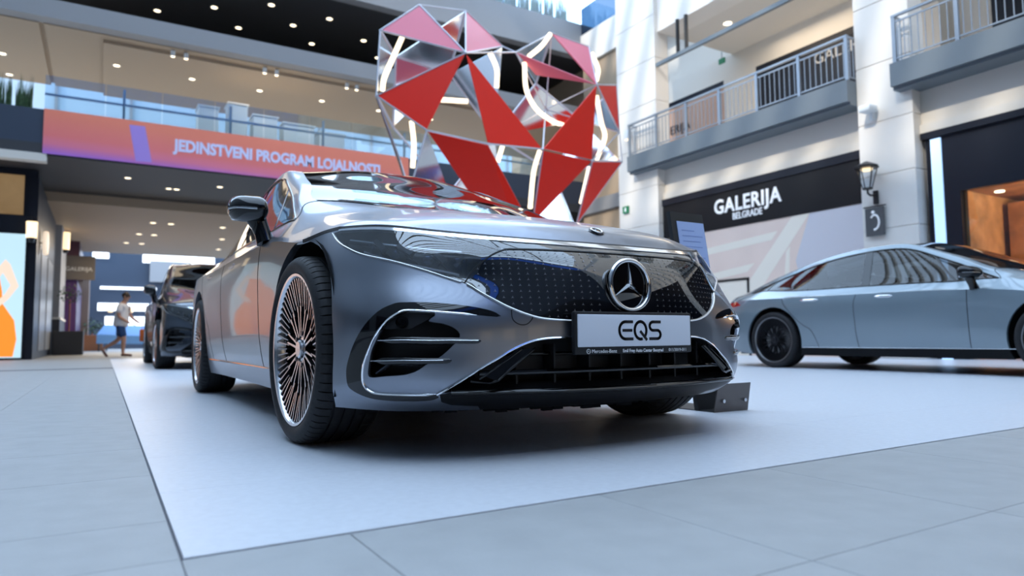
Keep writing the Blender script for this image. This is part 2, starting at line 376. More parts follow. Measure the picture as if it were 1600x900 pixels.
lo = bpy.data.objects.new('shop_lamp', ld); COL.objects.link(lo); lo.parent = sh; lo.location = (.8, 3.9, 2.5)

# wall lantern, foot-print sign, camera, exit sign on the pillars
ln = empty('wall_lantern', (9.98, 4.12, 2.84), 0, 'black glazed wall lantern on the white pillar beside the dark shop', 'lantern')
b = MB(); b.lathe([(.0, .60), (.05, .58), (.20, .50), (.20, .47), (.0, .47)], 8, 'Z', (-.24, 0, 0)); part(b, 'cap', M_BLACKM, ln)
b = MB()
for k in range(6):
    a = 2*pi*k/6; b.bar((-.24+.165*cos(a), .165*sin(a), .47), (-.24+.075*cos(a), .075*sin(a), .12), .012)
b.lathe([(.0, .10), (.085, .10), (.085, .12), (.0, .125)], 10, 'Z', (-.24, 0, 0)); part(b, 'lantern_frame', M_BLACKM, ln)
b = MB(); b.tube([(-.24, 0, .125), (-.24, 0, .465)], [.072, .158], 6, cap=False); part(b, 'lantern_glass', M_SHOPGLASS, ln)
b = MB(); b.lathe([(0, .465), (.10, .462), (.09, .43), (0, .415)], 16, 'Z', (-.24, 0, 0)); part(b, 'lamp', M_LAMPW, ln)
b = MB(); b.tube([(-.24, 0, .11), (-.24, 0, .03), (-.16, 0, .0), (-.02, 0, .02)], .018, 8); b.bbox((-.03, -.04, -.14), (.02, .04, .10), .008); part(b, 'bracket', M_BLACKM, ln)
fs = empty('footprint_sign', (9.96, 4.14, 2.14), 0, 'small dark square sign with pale curved mark below the lantern', 'sign')
b = MB(); b.box((-.02, -.17, 0), (.0, .17, .50)); part(b, 'plate', mat('sign_grey', (.08, .085, .09), rough=.5), fs)
b = MB(); b.bar((-.01, -.2, .52), (-.01, .2, .52), .02); part(b, 'hanger', M_BLACKM, fs)
b = MB()
b.tube([(-.024, -.06+.10*cos(R_(a))*.8+.06, .24+.13*sin(R_(a))) for a in range(40, 290, 20)], .018, 6); b.lathe([(0, -.01), (.03, -.008), (.03, .01)], 10, 'X', (-.025, .02, .42)); part(b, 'pale_mark', M_WHITE if 'M_WHITE' in globals() else M_SIGNW, fs)
cc_ = empty('security_camera', (9.98, 4.10, 4.30), 0, 'white security camera on the pillar above the lantern', 'camera')
b = MB(); b.bbox((-.28, -.11, .02), (-.02, .11, .14), .03); part(b, 'housing', M_KIOSK, cc_, 40)
b = MB(); b.box((-.06, -.03, -.1), (.03, .03, .06)); part(b, 'bracket', M_KIOSK, cc_)
for (x, y, z, lab) in ((9.97, 10.80, 3.72, 'small green exit sign low on the left white pillar'),):
    e = empty('exit_sign', (x, y, z), 0, lab, 'sign')
    b = MB(); b.box((-.02, -.11, -.09), (.02, .11, .09)); part(b, 'plate', M_GREEN, e)
    b = MB(); b.box((-.024, -.03, -.05), (-.02, .02, .05)); part(b, 'mark', M_SIGNW, e)
e = empty('exit_sign', (12.45, 9.65, 7.80), 0, 'small green exit sign hung under the upper gallery ceiling', 'sign')
b = MB(); b.box((-.02, -.10, -.07), (.02, .10, .07)); part(b, 'plate', M_GREEN, e)
b = MB(); b.cyl((0, 0, .06), (0, 0, .255), .012, 6); part(b, 'hanger', M_STEEL, e)
wl = empty('wall_light', (9.97, 10.62, 5.66), 0, 'small lit wall light on the left white pillar at mid height', 'light')
b = MB(); b.bbox((-.10, -.07, -.12), (.03, .07, .12), .02); part(b, 'case', M_KIOSK, wl); b = MB(); b.box((-.09, -.06, -.14), (-.01, .06, -.121)); part(b, 'lamp', M_LAMPW, wl)

# ------------------------------------------------------------------ bridge and upper floors at the back, front plane y = 16
wb = setting('wall_back')
b = MB(); b.box((-14, 16.02, 4.72), (13.4, 20.5, 5.0)); part(b, 'bridge_slab', M_CHAR, wb)
b = MB(); b.box((-14, 16.21, 5.0), (13.4, 20.5, 5.02)); part(b, 'first_floor_top', M_PLASTER, wb)
b = MB(); b.box((-14, 16.03, 5.0), (13.4, 16.2, 5.80)); part(b, 'bridge_parapet', M_NAVY, wb)
b = MB(); b.box((-14, 16.0, 4.58), (-2.88, 16.3, 4.76)); part(b, 'white_lintel', M_PLASTER, wb)
b = MB(); b.box((-14, 20.5, 4.45), (13.4, 33, 4.9)); part(b, 'passage_soffit', M_BEIGE, wb)
b = MB(); b.box((-14, 16.0, 8.0), (13.4, 16.4, 8.45)); part(b, 'second_floor_fascia', M_FASCIA, wb)
b = MB()
b.box((-14, 16.4, 7.98), (-3.17, 21.0, 8.2)); b.box((-3.07, 16.4, 7.98), (-1.85, 21.0, 8.2)); b.box((-1.85, 16.4, 7.98), (13.4, 16.72, 8.2)); b.box((-1.85, 16.72, 7.90), (13.4, 21.0, 8.2)); b.box((-3.17, 16.4, 8.05), (-3.07, 21, 8.2)); part(b, 'second_floor_soffit', M_BEIGE, wb)
b = MB(); b.box((3.6, 16.0, 10.28), (13.4, 16.35, 11.45)); part(b, 'third_floor_fascia', M_FASCIA, wb)
b = MB(); b.box((-5, 16.0, 10.28), (3.6, 16.35, 10.62)); part(b, 'third_floor_fascia', M_FASCIA, wb)
b = MB(); b.box((-5, 16.35, 10.35), (13.4, 20.6, 10.6)); part(b, 'third_floor_soffit', M_CHAR, wb)
b = MB(); b.box((-5, 20.4, 8.45), (13.4, 20.6, 10.35)); part(b, 'second_floor_wall', M_CHAR, wb)
b = MB(); b.box((7.5, 22, 10.6), (13.4, 22.3, 16.0)); part(b, 'third_floor_wall', M_SLABBLUE, wb)
for i in range(3):
    b = MB(); b.box((7.8+1.9*i, 21.93, 11.7), (9.2+1.9*i, 22.0, 15.6)); part(b, 'upper_window', M_SHOPGLASS if i % 3 else M_DARK, wb)
tb = empty('glass_balustrade', (4.2, 16.13, 11.45), 0, 'glass balustrade of the top floor with grass behind it', 'balustrade')
for i in range(4):
    b = MB(); b.box((2.1*i, 0, 0), (2.06+2.1*i, .03, 1.05)); part(b, 'pane', M_BALGLASS, tb)
b = MB(); b.box((-14, 28, 5), (32, 28.2, 12.3)); part(b, 'far_wall', mat('sky_backdrop_blue', (.40, .48, .55), rough=.5), wb)  # wall added to tone down the over-bright sky behind the balustrade
for i in range(18):
    b = MB(); b.box((-13.5+2.5*i, 27.93, 5), (-13.4+2.5*i, 28, 12.3)); part(b, 'far_mullion', M_FASCIA, wb)
# first-floor glazing above the banner: panes, posts, handrail
gb = empty('glass_balustrade', (0, 0, 0), 0, 'long glass balustrade with steel posts above the orange banner', 'balustrade')
for i in range(12):
    x0 = -2.97+1.22*i
    b = MB(); b.box((x0+.008, 16.08, 5.80), (x0+1.212, 16.10, 6.64)); part(b, 'pane', M_BALGLASS, gb)
for i in range(6):
    b = MB(); x = -1.36+2.44*i; b.box((x-.03, 16.11, 5.6), (x+.03, 16.17, 6.58)); part(b, 'post', M_STEEL, gb)
b = MB(); b.box((-2.97, 16.12, 6.18), (11.6, 16.17, 6.23)); part(b, 'handrail', M_STEEL, gb)
# ground floor wall to the right of the passage
b = MB(); b.box((4.2, 22, 0), (13.4, 22.3, 4.7)); part(b, 'ground_wall', M_FASCIA, wb)
b = MB(); b.box((13.4, 12.9, 0), (13.7, 22.3, 11.5)); part(b, 'ground_end_wall', M_BEIGE, wb)
# far end of the passage
b = MB(); b.box((-8, 45, 0), (9, 45.3, 7.5)); part(b, 'passage_end', M_NAVY, wb)
for x0, x1, z0, z1 in ((-2.35, -1.5, 5.45, 6.05), (.3, 4.4, 5.30, 5.95), (-1.9, 1.1, 3.6, 3.75), (1.4, 2.6, 3.6, 3.8), (-1.6, .9, 1.35, 1.95), (-2.0, 2.4, 2.3, 2.75)):
    b = MB(); b.box((x0, 44.9, z0), (x1, 45, z1)); part(b, 'lit_window', M_WINL, wb)
b = MB(); b.box((.7, 44.6, 4.1), (3, 44.8, 5.4)); part(b, 'grey_panel', M_FASCIA, wb)

# banner along the bridge: a printed sheet, its colour runs from orange to violet
bm_ = bpy.data.materials.new('banner_print'); bm_.use_nodes = True; nt = bm_.node_tree; bs = nt.nodes['Principled BSDF']; bs.inputs['Roughness'].default_value = .55
tc = nt.nodes.new('ShaderNodeTexCoord'); sp_ = nt.nodes.new('ShaderNodeSeparateXYZ'); nt.links.new(tc.outputs['Object'], sp_.inputs[0])
dz = nt.nodes.new('ShaderNodeMath'); dz.operation = 'MULTIPLY_ADD'; dz.inputs[1].default_value = .030; nt.links.new(sp_.outputs[0], dz.inputs[0]); nt.links.new(sp_.outputs[2], dz.inputs[2])
cr = nt.nodes.new('ShaderNodeValToRGB'); nt.links.new(dz.outputs[0], cr.inputs[0])
cr.color_ramp.elements[0].position = 0.02; cr.color_ramp.elements[0].color = (.42, .16, .62, 1)
cr.color_ramp.elements[1].position = .95; cr.color_ramp.elements[1].color = (.90, .24, .15, 1)
e_ = cr.color_ramp.elements.new(.24); e_.color = (.80, .20, .30, 1); e_ = cr.color_ramp.elements.new(.45); e_.color = (.86, .20, .19, 1)
nt.links.new(cr.outputs[0], bs.inputs['Base Color'])
bn = empty('banner', (-2.96, 15.98, 4.76), 0, 'long orange and violet banner with white lettering along the bridge', 'banner')
b = MB(); b.box((0, 0, 0), (9.0, .03, 1.05)); part(b, 'printed_sheet', bm_, bn)
b = MB(); b.prism([(1.72, -.003, .93), (2.06, -.003, .94), (2.23, -.003, .06), (1.88, -.003, .05)], (0, .002, 0)); part(b, 'violet_bar', mat('banner_violet', (.42, .26, .70), rough=.5), bn)
text('banner_letters', 'JEDINSTVENI PROGRAM LOJALNOSTI', .40, mat('banner_lilac', (.72, .72, .97), rough=.5), bn, (5.42, -.006, .55), (pi/2, 0, 0), sx=.81, bold=.018, depth=.003)

# white kiosk boxes and a clerk's red head-board seen through the first-floor glass
G7 = []
for x0, x1, z1 in ((.40, .90, 6.75), (1.15, 1.65, 6.95), (1.80, 2.46, 6.72), (2.62, 3.5, 6.62), (3.65, 4.4, 6.5)):
    k = empty('kiosk_counter', ((x0+x1)/2, 17.3, 5.0), 0, None, 'counter', 'white kiosk counters on the upper floor')
    G7.append(k); k['label'] = ORD[len(G7)-1] + ' from left of the white counters behind the glass above the banner'
    b = MB(); w = (x1-x0)/2; b.bbox((-w, -.3, 0), (w, .3, z1-5.0), .02); part(b, 'body', M_KIOSK, k); b = MB(); b.box((-w-.03, -.33, z1-5.0), (w+.03, .33, z1-4.96)); part(b, 'top', M_KIOSK, k)

# ------------------------------------------------------------------ downlights
def downlight(x, y, z, lab, group, r=.075, down=.0):
    k = empty('ceiling_light', (x, y, z), 0, lab, 'ceiling light', group)
    if 'dl' not in tile_me:
        b = MB(); b.lathe([(.07, .0), (.095, -.012), (.10, -.004), (.10, .004)], 16); tile_me['dl'] = part(b, 'rim', M_KIOSK, k).data
        b = MB(); b.lathe([(0, -.006), (.072, -.006), (.074, .0)], 16); tile_me['dl2'] = part(b, 'diffuser', M_LAMP, k).data
    else: link('rim', tile_me['dl'], k); link('diffuser', tile_me['dl2'], k)
    s = r/.075; k.scale = (s, s, s); return k
G1, G2, G3, G4, G5, G6 = [], [], [], [], [], []
for x, y in ((-.53, 19.72), (.92, 18.66), (1.77, 19.72), (2.36, 17.66), (3.23, 18.69), (4.10, 17.69), (4.09, 19.76), (5.52, 18.67), (6.4, 19.77), (7.8, 18.67)):
    G1.append(downlight(x, y, 10.345, 'round downlight in the charcoal ceiling at the top', 'downlights in the charcoal ceiling', .085))
for x, y in ((-4.12, 18.96), (-4.13, 20.6), (-1.54, 18.18), (.33, 18.24), (2.18, 18.25), (4.04, 18.23), (5.9, 18.23), (7.75, 18.23)):
    G2.append(downlight(x, y, 7.895 if x > -1.85 else 7.975, 'round downlight in the beige ceiling above the glass balustrade', 'downlights in the beige ceiling', .075))
for x in (-.29, .02, 2.0, 2.32, 4.32, 4.62):
    s = empty('spotlight', (x, 16.57, 7.98), 0, 'small adjustable spotlight beside the step in the beige ceiling', 'spotlight', 'paired spotlights under the second floor')
    b = MB(); b.cyl((0, 0, -.16), (0, -.03, -.02), .055, 12); part(b, 'can', M_KIOSK, s); b = MB(); b.cyl((0, .002, -.172), (0, .002, -.161), .045, 12); part(b, 'lamp', M_LAMP, s); b = MB(); b.cyl((0, 0, -.03), (0, 0, 0), .02, 8); part(b, 'stem', M_BLACKM, s); G3.append(s)
for x, y in ((-1.2, 17.6), (1.05, 17.6), (-.17, 18.5), (.03, 18.5)):
    G4.append(downlight(x, y, 4.715, 'round downlight in the black underside of the bridge', 'downlights under the bridge', .07))
for x, y in ((-.3, 23.2), (.25, 23.2), (-.6, 26.2), (-.1, 26.2), (-.95, 29), (-.4, 29), (2.6, 29.5), (1.9, 23.2), (2.3, 26.2)):
    G5.append(downlight(x, y, 4.445, 'round downlight in the beige passage ceiling', 'downlights in the passage', .09))
for x, y in ((11.26, 8.38), (11.3, 11.0)):
    G6.append(downlight(x, y, 8.045, 'round downlight in the right gallery ceiling', 'downlights in the right gallery', .10))
order_labels(G1, '%s from left of the downlights in the charcoal ceiling')
order_labels(G2, '%s from left of the downlights in the beige ceiling over the balustrade')
order_labels(G3, '%s from left of the paired spotlights along the beige ceiling edge')
order_labels(G4, '%s from left of the downlights in the black underside of the bridge')
order_labels(G5, '%s from left of the downlights in the low beige passage ceiling')
order_labels(G6, '%s from left of the downlights in the right upper gallery')
for x, y, z, e in ((0, 18.6, 4.4, 80), (0, 27, 4.2, 330), (1, 37, 4.5, 60), (-1, 17.4, 7.7, 25), (2.5, 16.9, 7.7, 60), (9, 18.2, 7.7, 30), (11.3, 7, 7.9, 60)):  # unseen area lights added to brighten passage, soffits, counters and gallery
    ld = bpy.data.lights.new('added_fill', 'AREA'); ld.energy = e; ld.color = (1, .82, .6); ld.size = 2.5
    lo = bpy.data.objects.new('added_fill', ld); COL.objects.link(lo); lo.location = (x, y, z)

# ------------------------------------------------------------------ left shop, screen, pillar, planters
wl_ = setting('wall_left')
b = MB(); b.box((-14, 17.75, 0), (-3.14, 18.1, 4.7)); part(b, 'shop_front', M_DARK, wl_)
b = MB(); b.box((-3.32, 17.70, 0), (-3.12, 24.6, 4.5)); part(b, 'shop_side', M_DARK, wl_)
for y0, y1 in ((19.2, 21.2), (21.6, 23.8)):
    b = MB(); b.box((-3.12, y0, .2), (-3.10, y1, 2.9)); part(b, 'side_pane', mat('grey_display', (.30, .29, .28), rough=.3), wl_)
b = MB(); b.box((-3.42, 25.2, 1.27), (-2.96, 28.6, 4.5)); part(b, 'corner_pier', M_FASCIA, wl_)
b = MB(); b.box((-3.44, 25.15, 0), (-2.93, 28.65, 1.2)); part(b, 'pier_base', M_CHAR, wl_)
b = MB(); b.box((-3.46, 25.1, 1.2), (-2.91, 28.7, 1.27)); part(b, 'pier_moulding', M_PLASTER, wl_)
b = MB(); b.box((-3.6, 29.5, 0), (-2.6, 44, 2.9)); part(b, 'purple_shopfront', M_PURPLE, wl_)
b = MB(); b.box((-3.6, 29.4, 3.35), (-2.55, 44, 4.45)); part(b, 'maroon_glazing', M_MAROON, wl_)
b = MB(); b.box((-3.6, 36, 0), (-2.3, 38, 4.0)); part(b, 'brown_pier', mat('brown_pier', (.20, .14, .11), rough=.6), wl_)
sg = empty('projecting_shop_sign', (-2.75, 29.3, 2.9), 0, 'dark shop sign board above the purple shopfront in the passage', 'sign')
b = MB(); b.box((-.35, 0, 0), (.75, .12, .95)); part(b, 'board', mat('sign_taupe', (.075, .065, .06), rough=.5), sg)
text('letters', 'GALERIJA', .22, mat('dim_letters', (.5, .5, .5), rough=.5), sg, (.2, -.01, .42), (pi/2, 0, 0), depth=.004)
# off-frame shop row on the left side and behind, seen only in reflections
b = MB(); b.box((-9.8, -16, 4.6), (-9.5, 16, 19.4)); part(b, 'side_upper_wall', M_SLABBLUE, wl_)
b = MB(); b.box((-9.8, -16, 0), (-9.5, 14.5, 4.6)); part(b, 'side_shop_wall', M_SLABBLUE, wl_)
for i in range(6):
    b = MB(); b.box((-9.49, -12+4.2*i, .2), (-9.46, -9+4.2*i, 3.6)); part(b, 'side_shop_window', M_DARK, wl_)
wf = setting('wall_front')
b = MB(); b.box((-9.7, -16.3, 0), (13.4, -16, 4.6)); part(b, 'front_shop_wall', M_DARK, wf)
b = MB(); b.box((-9.7, -16.3, 4.6), (13.4, -16, 19.4)); part(b, 'front_upper_wall', M_NAVY, wf)
b = MB(); b.box((-9.5, -16.2, 15.9), (13.4, -15.9, 18.0)); part(b, 'front_blue_band', mat('deep_blue_band', (.02, .16, .80), rough=.4), wf)
b = MB(); b.box((10.3, -16, 0), (10.6, -3.6, 4.6)); part(b, 'front_side_wall', M_DARK, wf)
b = MB(); b.box((10.3, -16, 4.6), (10.6, -3.6, 19.4)); part(b, 'front_side_upper', M_WALL, wf)
for i in range(5):
    b = MB(); b.box((-4+3.2*i, -15.99, .3), (-2.4+3.2*i, -15.97, 2.6)); part(b, 'lit_shop_window', mat('far_shop_glow', (1, .8, .5), emit=(1, .66, .34), emit_s=.8), wf)
# lit advertising screen
sc = empty('advertising_screen', (-4.35, 17.55, 0), 0, 'tall lit advertising screen of woman in orange dress at left edge', 'screen')
def flat(name, poly, m, y, par): b = MB(); b.prism([(x, y, z) for x, z in poly], (0, .004, 0)); return part(b, name, m, par)
E_ = lambda n, c, s=1.0: mat(n, tuple(v*.6 for v in c), emit=c, emit_s=s)
b = MB(); b.box((-1.0, -.02, .05), (1.02, .05, 3.06)); part(b, 'lit_face', E_('screen_aqua', (.50, .70, .77), .85), sc)
b = MB(); b.box((-1.06, .0, 0), (1.05, .09, 3.10)); part(b, 'screen_case', M_DARK, sc)
flat('orange_dress', [(.10, 2.15), (.50, 2.18), (.60, 1.65), (.62, 1.35), (.86, .95), (.92, .5), (.86, .08), (-.1, .08), (.05, 1.2), (.0, 1.7)], E_('screen_orange', (.95, .24, .02), .95), -.026, sc)
flat('skin', [(.50, 2.2), (.64, 2.42), (.74, 2.3), (.92, 1.78), (.72, 1.45), (.50, 1.22), (.46, 1.36), (.66, 1.58), (.76, 1.80), (.60, 2.1), (.52, 1.95)], E_('screen_skin', (.85, .62, .48), .9), -.03, sc)
flat('skin', [(.10, 2.2), (.5, 2.2), (.45, 2.5), (.42, 2.6), (.45, 2.85), (.3, 2.95), (.16, 2.85), (.2, 2.6)], E_('screen_skin', (.85, .62, .48), .9), -.03, sc)
flat('dress_fold', [(.35, 1.2), (.42, 1.2), (.55, .1), (.35, .1)], E_('screen_orange_dark', (.70, .13, .01), .9), -.031, sc)
for i in range(2):  # off-frame glowing panels added for reflections in the car doors
    s2 = empty('glow_panel', (-6.9-2.6*i, 17.68, 0), 0, ('nearer' if i == 0 else 'farther') + ' off-frame glow panel added left of the advertising screen', 'screen', 'added glow panels left of the screen')
    b = MB(); b.box((-1.1, -.02, .05), (1.1, .05, 3.0)); part(b, 'lit_face', E_('glow_panel_pale', (.80, .72, .66), .8), s2)
    flat('orange_shape', [(-.4, .1), (.5, .1), (.3, 2.2), (-.2, 2.2)], E_('screen_orange', (.95, .24, .02), .95), -.026, s2)
# shop window above the screen
b = MB(); b.box((-14, 17.72, 3.56), (-3.42, 17.74, 4.55)); part(b, 'clerestory_pane', mat('amber_interior', (.20, .13, .07), emit=(.45, .28, .12), emit_s=.35, rough=.2, noise=(1.2, .5)), wl_)
b = MB(); b.box((-14, 17.66, 3.10), (-3.24, 17.75, 3.54)); part(b, 'shop_band', M_DARK, wl_)
for (x, y, z, h, lab) in ((-3.22, 17.55, 2.98, .40, 'small amber lantern at the corner of the left shop'), (-2.88, 26.2, 3.72, .62, 'tall glowing lantern on the grey pier in the passage')):
    k = empty('wall_lamp', (x, y, z), 0, lab, 'wall lamp')
    b = MB(); b.lathe([(0, 0), (.11, 0), (.12, h), (0, h)], 12); part(b, 'shade', M_LAMPW, k, 40)
    b = MB(); b.lathe([(0, -.12), (.05, -.12), (.09, 0), (0, 0)], 10); b.box((-.10, -.02, -.12), (0, .02, .06)); part(b, 'bracket', M_BLACKM, k)
rs = empty('round_shop_sign', (-3.0, 18.8, 3.02), 0, 'small lit round sign sticking out of the left shop wall', 'sign')
b = MB(); b.lathe([(0, -.05), (.30, -.05), (.32, 0), (.30, .05), (0, .05)], 24, 'X'); part(b, 'disc', mat('round_sign_glow', (.8, .7, .6), emit=(1, .8, .6), emit_s=.7), rs)
b = MB(); b.bar((-.2, 0, 0), (0, 0, 0), .03); part(b, 'arm', M_BLACKM, rs)

def bush(name, x, y, z0, pot_h, pot_w, stem, cr, lab, cat='plant', n=150, pm=None):
    k = empty(name, (x, y, z0), 0, lab, cat)
    b = MB(); b.bbox((-pot_w, -pot_w, 0), (pot_w, pot_w, pot_h), .02); part(b, 'planter_box', pm or M_POT, k)
    if stem: b = MB(); b.cyl((0, 0, pot_h-.05), (0, 0, pot_h+stem+.1), .025, 8); part(b, 'stem', M_BRICK, k)
    rnd = random.Random(int(x*100)+5); b = MB(); c = np.array((0, 0, pot_h+stem+cr*.85))
    for i in range(n):
        d = np.array([rnd.gauss(0, 1) for _ in range(3)]); d /= np.linalg.norm(d); p = c+d*cr*(rnd.random()**.4); u = np.array([rnd.gauss(0, 1) for _ in range(3)]); u /= np.linalg.norm(u); w = np.cross(d, u)
        L = cr*.28; b.add([p-w*L*.3, p+u*L*.5, p+w*L*.3, p-u*L*.5], [(0, 1, 2, 3)])
    part(b, 'foliage', M_PINE, k)['kind'] = 'stuff'
    return k
bush('potted_tree', -2.62, 24.2, 0, .78, .42, .95, .36, 'dark planter with a small clipped tree before the purple shopfront')
bush('potted_bush', -2.1, 35.5, 0, .75, .45, .05, .45, 'orange planter with a low bush further down the passage', pm=mat('terracotta', (.30, .12, .05), rough=.7))
for i, (x, lab) in enumerate(((-3.35, 'right'), (-3.75, 'left'), (-4.2, 'far'))):
    k = empty('planter_reeds', (x, 16.12, 5.80), 0, ['first', 'second', 'third'][i] + ' reed tuft above the navy parapet, counted leftwards from the banner', 'plant', 'reed tufts on the navy parapet')
    rnd = random.Random(i); b = MB()
    for q in range(90):
        px = rnd.uniform(-.16, .16); h = rnd.uniform(.35, .85); lx = rnd.uniform(-.03, .03)
        b.add([(px-.012, rnd.uniform(-.06, .1), 0), (px+.012, .0, 0), (px+lx, .02, h)], [(0, 1, 2)])
    part(b, 'reeds', M_PINE, k)['kind'] = 'stuff'
for i in range(7):
    k = empty('planter_reeds', (9.4+.52*i-.6, 16.22, 11.45), 0, ORD[i] + ' from left of the grass tufts on the top floor', 'plant', 'grass tufts on the top floor')
    rnd = random.Random(20+i); b = MB()
    for q in range(60):
        px = rnd.uniform(-.22, .22); h = rnd.uniform(.5, 1.15); lx = rnd.uniform(-.03, .03)
        b.add([(px-.014, rnd.uniform(-.0, .2), 0), (px+.014, .1, 0), (px+lx, .1, h)], [(0, 1, 2)])
    part(b, 'grass', mat('pale_grass', (.16, .26, .14), rough=.6, noise=(5, .4)), k)['kind'] = 'stuff'
# blue parasol cloths and cafe lamps deep in the passage
k = empty('market_stall', (-.9, 33, 0), 0, 'stall under a pale blue cloth deep in the passage behind the walker', 'stall')
b = MB(); b.add([(-1.0, -.6, .75), (1.2, -.6, .65), (1.1, .6, 1.15), (-.7, .6, 1.2)], [(0, 1, 2, 3)]); b.add([(-1.0, -.6, .35), (1.2, -.6, .3), (1.2, -.6, .65), (-1.0, -.6, .75)], [(0, 1, 2, 3)]); part(b, 'cloth', mat('blue_cloth', (.12, .32, .72), rough=.7), k)
b = MB(); [b.cyl((x, y, 0), (x, y, .7 if y < 0 else 1.15), .03, 6) for x, y in ((-.9, -.5), (1.3, -.5), (-.6, .5), (1.2, .5))]; part(b, 'stall_legs', M_BLACKM, k)
b = MB(); [b.cyl((x, -.3, 1.75), (x, -.3, 1.95), .09, 8) for x in (-.5, .3)]; part(b, 'stall_lamps', M_LAMPW, k)

# glazed roof beams over the atrium (above the frame, seen in the car's paint)
ce = setting('ceiling')
for i in range(15):
    b = MB(); y = -14+2.1*i; b.box((-9.6, y-.10, 19.4), (13.3, y+.10, 19.9)); b.box((-9.6, y+.95, 19.5), (13.3, y+1.15, 19.8)); part(b, 'roof_beam', M_PLASTER, ce)
b = MB(); b.box((-1.2, -16, 19.9), (-.9, 16, 20.4)); b.box((4.6, -16, 19.9), (4.9, 16, 20.4)); part(b, 'roof_girder', M_FASCIA, ce)
# ---------- body surface: two spline patches ----------
def nspline(k, P, x):
    """natural cubic spline through P (n,...) at knots k, evaluated at x"""
    n = len(k); h = np.diff(k)
    A = np.zeros((n, n)); A[0, 0] = A[-1, -1] = 1
    R = np.zeros((n, n))
    for i in range(1, n - 1):
        A[i, i-1] = h[i-1]; A[i, i] = 2*(h[i-1]+h[i]); A[i, i+1] = h[i]
        R[i, i-1] = 6/h[i-1]; R[i, i] = -6/h[i-1]-6/h[i]; R[i, i+1] = 6/h[i]
    M = np.linalg.solve(A, R)
    j = np.clip(np.searchsorted(k, x) - 1, 0, n - 2)
    hh = h[j]; a = (k[j+1]-x)/hh; b = (x-k[j])/hh
    W = np.zeros((len(x), n)); r = np.arange(len(x))
    W[r, j] += a; W[r, j+1] += b
    W += ((a**3-a)*hh**2/6)[:, None]*M[j] + ((b**3-b)*hh**2/6)[:, None]*M[j+1]
    return np.tensordot(W, P, axes=(1, 0))

# upper patch stations: centre, mid, windscreen edge, pillar / glass top, belt, shut line   (w, y, z)
UP = [
 [(0,-.765,.757),(.25,-.75,.758),(.47,-.70,.766),(.65,-.590,.788),(.79,-.45,.813),(.875,-.29,.822)],
 [(0,-.705,.815),(.26,-.69,.815),(.49,-.625,.818),(.68,-.49,.828),(.815,-.345,.838),(.903,-.19,.818)],
 [(0,-.45,.893),(.28,-.43,.895),(.53,-.35,.895),(.72,-.24,.885),(.855,-.15,.855),(.945,-.05,.800)],
 [(0,-.12,.965),(.31,-.09,.968),(.59,.02,.970),(.76,.14,.950),(.865,.20,.905),(.953,.20,.825)],
 [(0,.16,1.00),(.36,.22,1.02),(.735,.55,1.085),(.81,.55,1.035),(.862,.50,.965),(.956,.47,.86)],
 [(0,.55,1.162),(.34,.62,1.178),(.69,.85,1.215),(.765,.88,1.172),(.878,.87,.968),(.956,.87,.882)],
 [(0,.95,1.318),(.33,1.0,1.325),(.648,1.15,1.333),(.727,1.2,1.288),(.885,1.18,.972),(.955,1.2,.89)],
 [(0,1.34,1.473),(.31,1.375,1.470),(.613,1.43,1.438),(.70,1.48,1.388),(.887,1.5,.975),(.953,1.5,.895)],
 [(0,1.68,1.510),(.3,1.69,1.505),(.60,1.72,1.480),(.690,1.78,1.425),(.887,1.85,.979),(.952,1.85,.9)],
 [(0,2.3,1.495),(.3,2.3,1.490),(.58,2.4,1.452),(.675,2.4,1.39),(.88,2.4,.985),(.952,2.4,.905)],
 [(0,3.0,1.39),(.29,3.0,1.384),(.56,3.0,1.347),(.655,3.0,1.275),(.86,3.0,1.0),(.958,2.9,.912)],
 [(0,3.5,1.265),(.28,3.5,1.26),(.535,3.47,1.228),(.645,3.42,1.17),(.82,3.45,1.03),(.96,3.35,.918)],
 [(0,4.0,1.115),(.28,3.98,1.11),(.52,3.9,1.09),(.66,3.8,1.055),(.79,3.75,1.0),(.935,3.75,.92)],
 [(0,4.30,1.005),(.28,4.27,1.003),(.5,4.2,.995),(.67,4.1,.985),(.78,4.0,.965),(.885,3.98,.915)],
 [(0,4.375,.965),(.29,4.345,.963),(.51,4.27,.958),(.67,4.17,.95),(.765,4.09,.938),(.84,4.03,.915)],
]
